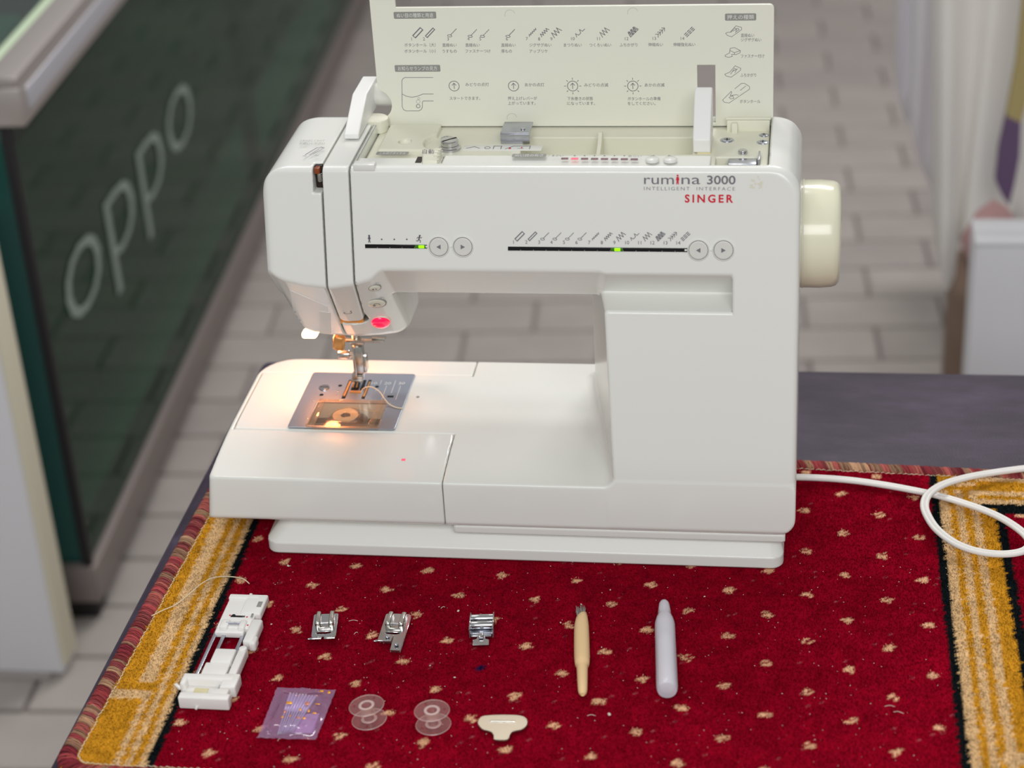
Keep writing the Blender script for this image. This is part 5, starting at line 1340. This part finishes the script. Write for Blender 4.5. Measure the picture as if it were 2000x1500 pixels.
# flat T-shaped screwdriver
def flat_driver():
    px = [(946, 1397.5), (975, 1395.5), (1005, 1396), (1020, 1398), (1028, 1403), (1030.5, 1411), (1027, 1419), (1018, 1425), (1008, 1427), (1000, 1430), (996, 1436), (991, 1444.5), (966, 1444.5), (964, 1437), (960, 1430), (952, 1427), (942, 1424), (934.5, 1416), (933, 1410), (937, 1402)]
    P = [at_z(x, y, 2.2) for x, y in px]; c = Vector((36, -177, 0)); t = thing('flat_screwdriver', 'small flat T-shaped steel screwdriver lying on the rug', 'screwdriver', c.x, c.y)
    flat_shape('blade', [[(q.x - c.x, q.y - c.y) for q in bez(P, 3, True)]], 1.3, 0.3, 'brushed_tool', t, Matrix.Translation((0, 0, 1.6)))
    a, e = at_z(957, 1408.5, 2.4) - c, at_z(1006, 1409.5, 2.4) - c
    b = MB(); b.tube([(a.x, a.y, 2.2), (e.x, e.y, 2.2)], 1.1, 10, flat=0.4); b.build('pressed_rib', 'nickel', t)
flat_driver()
# lint brush
def axis_frame(p0, p1, z):
    a, b = at_z(*p0, z), at_z(*p1, z); d = (b - a); return a, d.length, frame(a, Vector((0, 0, 1)).cross(d).normalized(), Vector((0, 0, 1))), d
def brush():
    a, L, _, d = axis_frame((1135, 1187), (1138, 1354), 4.9); y = d.normalized(); x = y.cross(Vector((0, 0, 1))).normalized() * -1
    t = thing('lint_brush', 'peach plastic lint brush with short grey bristles', 'brush', a.x, a.y)
    M = frame((0, 0, 4.9), Vector((0, 0, 1)), x); M = Matrix((Vector((0, 0, 1)), x, Vector((0, 0, 1)).cross(x))).transposed().to_4x4()
    zax = Vector((0, 0, 1)).cross(x)
    if zax.dot(y) < 0: M = Matrix((Vector((0, 0, -1)), x, y)).transposed().to_4x4()
    M.translation = Vector((0, 0, 4.9))
    prof = [(0.0, 11.0), (2.6, 10.6), (3.6, 12.0), (4.2, 16), (4.7, 22), (4.85, 34), (4.9, 52), (4.7, 57), (4.3, 61), (3.55, 61.6), (3.45, 64), (3.2, 76), (2.9, 86), (2.4, 89), (1.3, 90.6), (0.9, 90.6), (0.8, 90.0), (0.0, 90.0)]
    b = MB(M); b.lathe(prof, 36)
    for i, v in enumerate(b.v):      # slanted mouth
        pass
    V2 = []
    Mi = M.inverted()
    for v in b.v:
        q = Mi @ Vector(v)
        if q.z < 26: q.z = q.z + max(0, (26 - q.z)) * 0.055 * (q.y + 2.5) * (-1.0 if x.x > 0 else 1.0) * 1.0
        V2.append(tuple(M @ q))
    b.v = V2; b.build('handle', 'peach_plastic', t, smooth=50)
    rg = random.Random(3); b = MB(M)
    for k in range(130):
        u, v = rg.uniform(-1.7, 1.7), rg.uniform(-2.4, 2.4); top = rg.uniform(-1.5, 3.5) + abs(v) * 0.8
        b.tube([(u, v, 18), (u * 1.1, v * 1.1, 8), (u * 1.2 + rg.uniform(-.4, .4), v * 1.35 + rg.uniform(-.5, .5), top)], [0.2, 0.18, 0.1], 4)
    o = b.build('bristles', 'bristle', t); o['kind'] = 'stuff'
brush()
def oil_bottle():
    a, L, _, d = axis_frame((1297, 1175), (1303, 1345), 6.6); y = d.normalized(); x = y.cross(Vector((0, 0, 1))).normalized() * -1
    t = thing('oil_bottle', 'frosted clear plastic oil bottle lying beside the brush', 'bottle', a.x, a.y)
    M = Matrix((Vector((0, 0, 1)), x, Vector((0, 0, 1)).cross(x))).transposed().to_4x4()
    if Vector((0, 0, 1)).cross(x).dot(y) < 0: M = Matrix((Vector((0, 0, -1)), x, y)).transposed().to_4x4()
    M.translation = Vector((0, 0, 6.6))
    b = MB(M); b.lathe([(0, 0), (1.8, 0.3), (2.9, 1.5), (3.5, 4.0), (4.1, 11), (4.5, 16.5), (4.9, 17.5)], 36, closed=False); b.build('cap', 'frosted_bottle', t, smooth=60)
    b = MB(M); b.lathe([(4.2, 15.5), (5.0, 17.5), (5.8, 21), (6.35, 25), (6.45, 27), (6.6, 88), (6.4, 91), (5.8, 92.6), (4.5, 93), (0, 93)], 44, closed=False); b.build('body', 'frosted_bottle', t, smooth=50)
    b = MB(M); b.lathe([(0, 34), (2.6, 35.2), (4.4, 39), (4.9, 46), (4.9, 86), (4.2, 90), (0, 91)], 32, closed=False); b.build('oil', 'oil_liquid', t, smooth=60)
oil_bottle()
# packet of needles
def packet():
    cs = [at_z(541, 1341, 2), at_z(656, 1346, 2), at_z(616, 1444, 2), at_z(502, 1442, 2)]
    c = sum(cs, Vector()) / 4; t = thing('needle_packet', 'small crinkled purple plastic packet holding sewing needles', 'packet', c.x, c.y)
    rg = random.Random(9); n = 26; V = []; F = []
    for s in (0, 1):
        for j in range(n + 1):
            for i in range(n + 1):
                u, v = i / n, j / n; p = (cs[0].lerp(cs[1], u)).lerp(cs[3].lerp(cs[2], u), v) - c
                e = min(u, 1 - u, v, 1 - v); bulge = min(1, max(0, (e - 0.06) / 0.16)); bulge = bulge * bulge * (3 - 2 * bulge)
                wr = (math.sin(u * 19 + v * 7) + math.sin(v * 23 - u * 11) + rg.uniform(-0.8, 0.8)) * 0.22
                ed = rg.uniform(-0.25, 0.25) if (j in (0, n) or i in (0, n)) else 0
                z = 1.3 + (2.6 * bulge + wr if s else -0.9 * bulge) + (0.18 if s else 0) + (1.2 * max(0, v - 0.93) / 0.07 * (0.3 + 0.7 * (1 - u)))
                V.append((p.x + ed, p.y + ed, max(z, 0.15 + 0.2 * s)))
    N = (n + 1) ** 2; q = lambda s, i, j: s * N + j * (n + 1) + i
    for j in range(n):
        for i in range(n): F += [(q(0, i, j), q(0, i + 1, j), q(0, i + 1, j + 1), q(0, i, j + 1)), (q(1, i, j), q(1, i, j + 1), q(1, i + 1, j + 1), q(1, i + 1, j))]
    for i in range(n):
        F += [(q(0, i, 0), q(1, i, 0), q(1, i + 1, 0), q(0, i + 1, 0)), (q(0, i, n), q(0, i + 1, n), q(1, i + 1, n), q(1, i, n)), (q(0, 0, i), q(0, 0, i + 1), q(1, 0, i + 1), q(1, 0, i)), (q(0, n, i), q(1, n, i), q(1, n, i + 1), q(0, n, i + 1))]
    b = MB(); b.add(V, F); b.build('film', 'packet_film', t, smooth=25)
    zq = lambda x, y: (320 + x / 4.167, 1110 + y / 4.167)
    I = [at_z(*zq(x, y), 2) - c for x, y in ((985, 1000), (1315, 1010), (1215, 1330), (905, 1325))]
    I = [I[0].lerp(I[3], .55).lerp(I[1].lerp(I[2], .55), .45), I[1].lerp(I[2], .5), I[2], I[3].lerp(I[2], .45)]
    b = MB(); b.prism([(p.x, p.y) for p in I][::-1], 0.75, 0.95); b.build('label_card', 'purple_film', t)
    rr = random.Random(4)
    for x, y, w, h in ((1020, 1095, 3.6, 2.2), (1165, 1100, 2.6, 3.0), (985, 1165, 1.2, 2.4), (1110, 1150, 1.4, 2.0), (1180, 1160, 1.2, 2.6), (965, 1210, 1.2, 1.8), (1030, 1200, 1.0, 1.6), (1095, 1215, 2.2, 1.6), (1140, 1220, 2.0, 1.6), (1225, 1180, 2.4, 1.2), (1250, 1105, 3.0, 0.8), (1285, 1000, 2.2, 1.6), (1345, 1010, 1.6, 2.2)):
        p = at_z(*zq(x, y), 4.0) - c; b = MB(); b.box((p.x, p.y, 4.1), (w, h, 0.15), 0.05); b.build('gold_print', 'gold_print', t)
    tops = np.linspace(1030, 1235, 9); bots = np.linspace(925, 1040, 9)
    for k in range(9):
        a, e = at_z(*zq(tops[k], 1012 + 3 * k), 2.6), at_z(*zq(bots[k], 1348 - 2 * k), 2.6); d = e - a; L = d.length
        nd = empty('sewing_needle', (a.x * MM, a.y * MM, ZR + (1.9 + 0.12 * (k % 3)) * MM), math.atan2(d.y, d.x))
        tag(nd, '%s steel needle from the left inside the purple packet' % ('first', 'second', 'third', 'fourth', 'fifth', 'sixth', 'seventh', 'eighth', 'ninth')[k], 'needle', 'needles in the packet')
        b = MB(); b.cyl((0, 0, 0), 0.95, L * 0.42, 'X', 10, 0.2); b.build('shank', 'needle_blue', nd)
        b = MB(); b.tube([(L * 0.42, 0, 0), (L * 0.46, 0, 0), (L * 0.9, 0, 0), (L, 0, 0)], [0.9, 0.5, 0.42, 0.1], 8); b.build('blade', 'needle_blue', nd)
packet()
# loose thread on the border, lint on the pile
b = MB(); b.tube(bez([at_z(x, y, z) for x, y, z in ((296, 1203, 0.8), (318, 1192, 2), (345, 1180, 4), (372, 1158, 6), (395, 1139, 7), (418, 1128, 7), (445, 1126, 5), (470, 1129, 3), (480, 1134, 1.5), (487, 1140, 0.8))], 6), 0.36, 6)
o = b.build('thread_strand', 'thread_cream', None, smooth=60); o.location = (0, 0, ZR); tag(o, 'loose cream thread curving across the gold rug border', 'thread')
rg = random.Random(12); b = MB()
big = [(895, 1193, 1.5), (1190, 1395, 1.9), (1135, 1180, 1.0), (1376, 1165, 1.0), (888, 1323, 1.1), (840, 1300, 0.9), (530, 1219, 1.0), (563, 1105, 1.6), (1095, 1216, 1.0), (1192, 1152, 0.9), (1175, 1264, 0.8)]
for px, py, s in big:
    p = at_z(px, py, 0.6); b.box((0, 0, 0), (s * 1.3, s * 0.9, s * 0.5), s * 0.2, 1, Matrix.Translation(p) @ Matrix.Rotation(rg.uniform(0, 3), 4, 'Z'))
for px, py, L, a in ((690, 1213, 6, 0.1), (695, 1237, 3, 0.8), (865, 1187, 3, 0.6), (545, 1445, 2.5, 1.0), (1155, 1398, 5, 0.05), (1738, 1380, 6, 0.0), (1755, 1392, 6, -0.2)):
    p = at_z(px, py, 0.5); d = Vector((math.cos(a), math.sin(a), 0)) * L; b.tube(bez([p - d * .5, p + Vector((0, .6, .4)), p + d * .5], 4), 0.2, 4)
for k in range(420):
    p = Vector((rg.uniform(-160, 298), rg.uniform(-225, 10), 0.5)); s = rg.uniform(0.2, 0.5)
    b.box((0, 0, 0), (s * 1.6, s * 0.7, s * 0.5), 0, 1, Matrix.Translation(p) @ Matrix.Rotation(rg.uniform(0, 3), 4, 'Z'))
o = b.build('lint', 'lint', None, smooth=0); o.location = (0, 0, ZR); tag(o, 'scattered pale lint specks on the red pile', 'lint', kind='stuff')
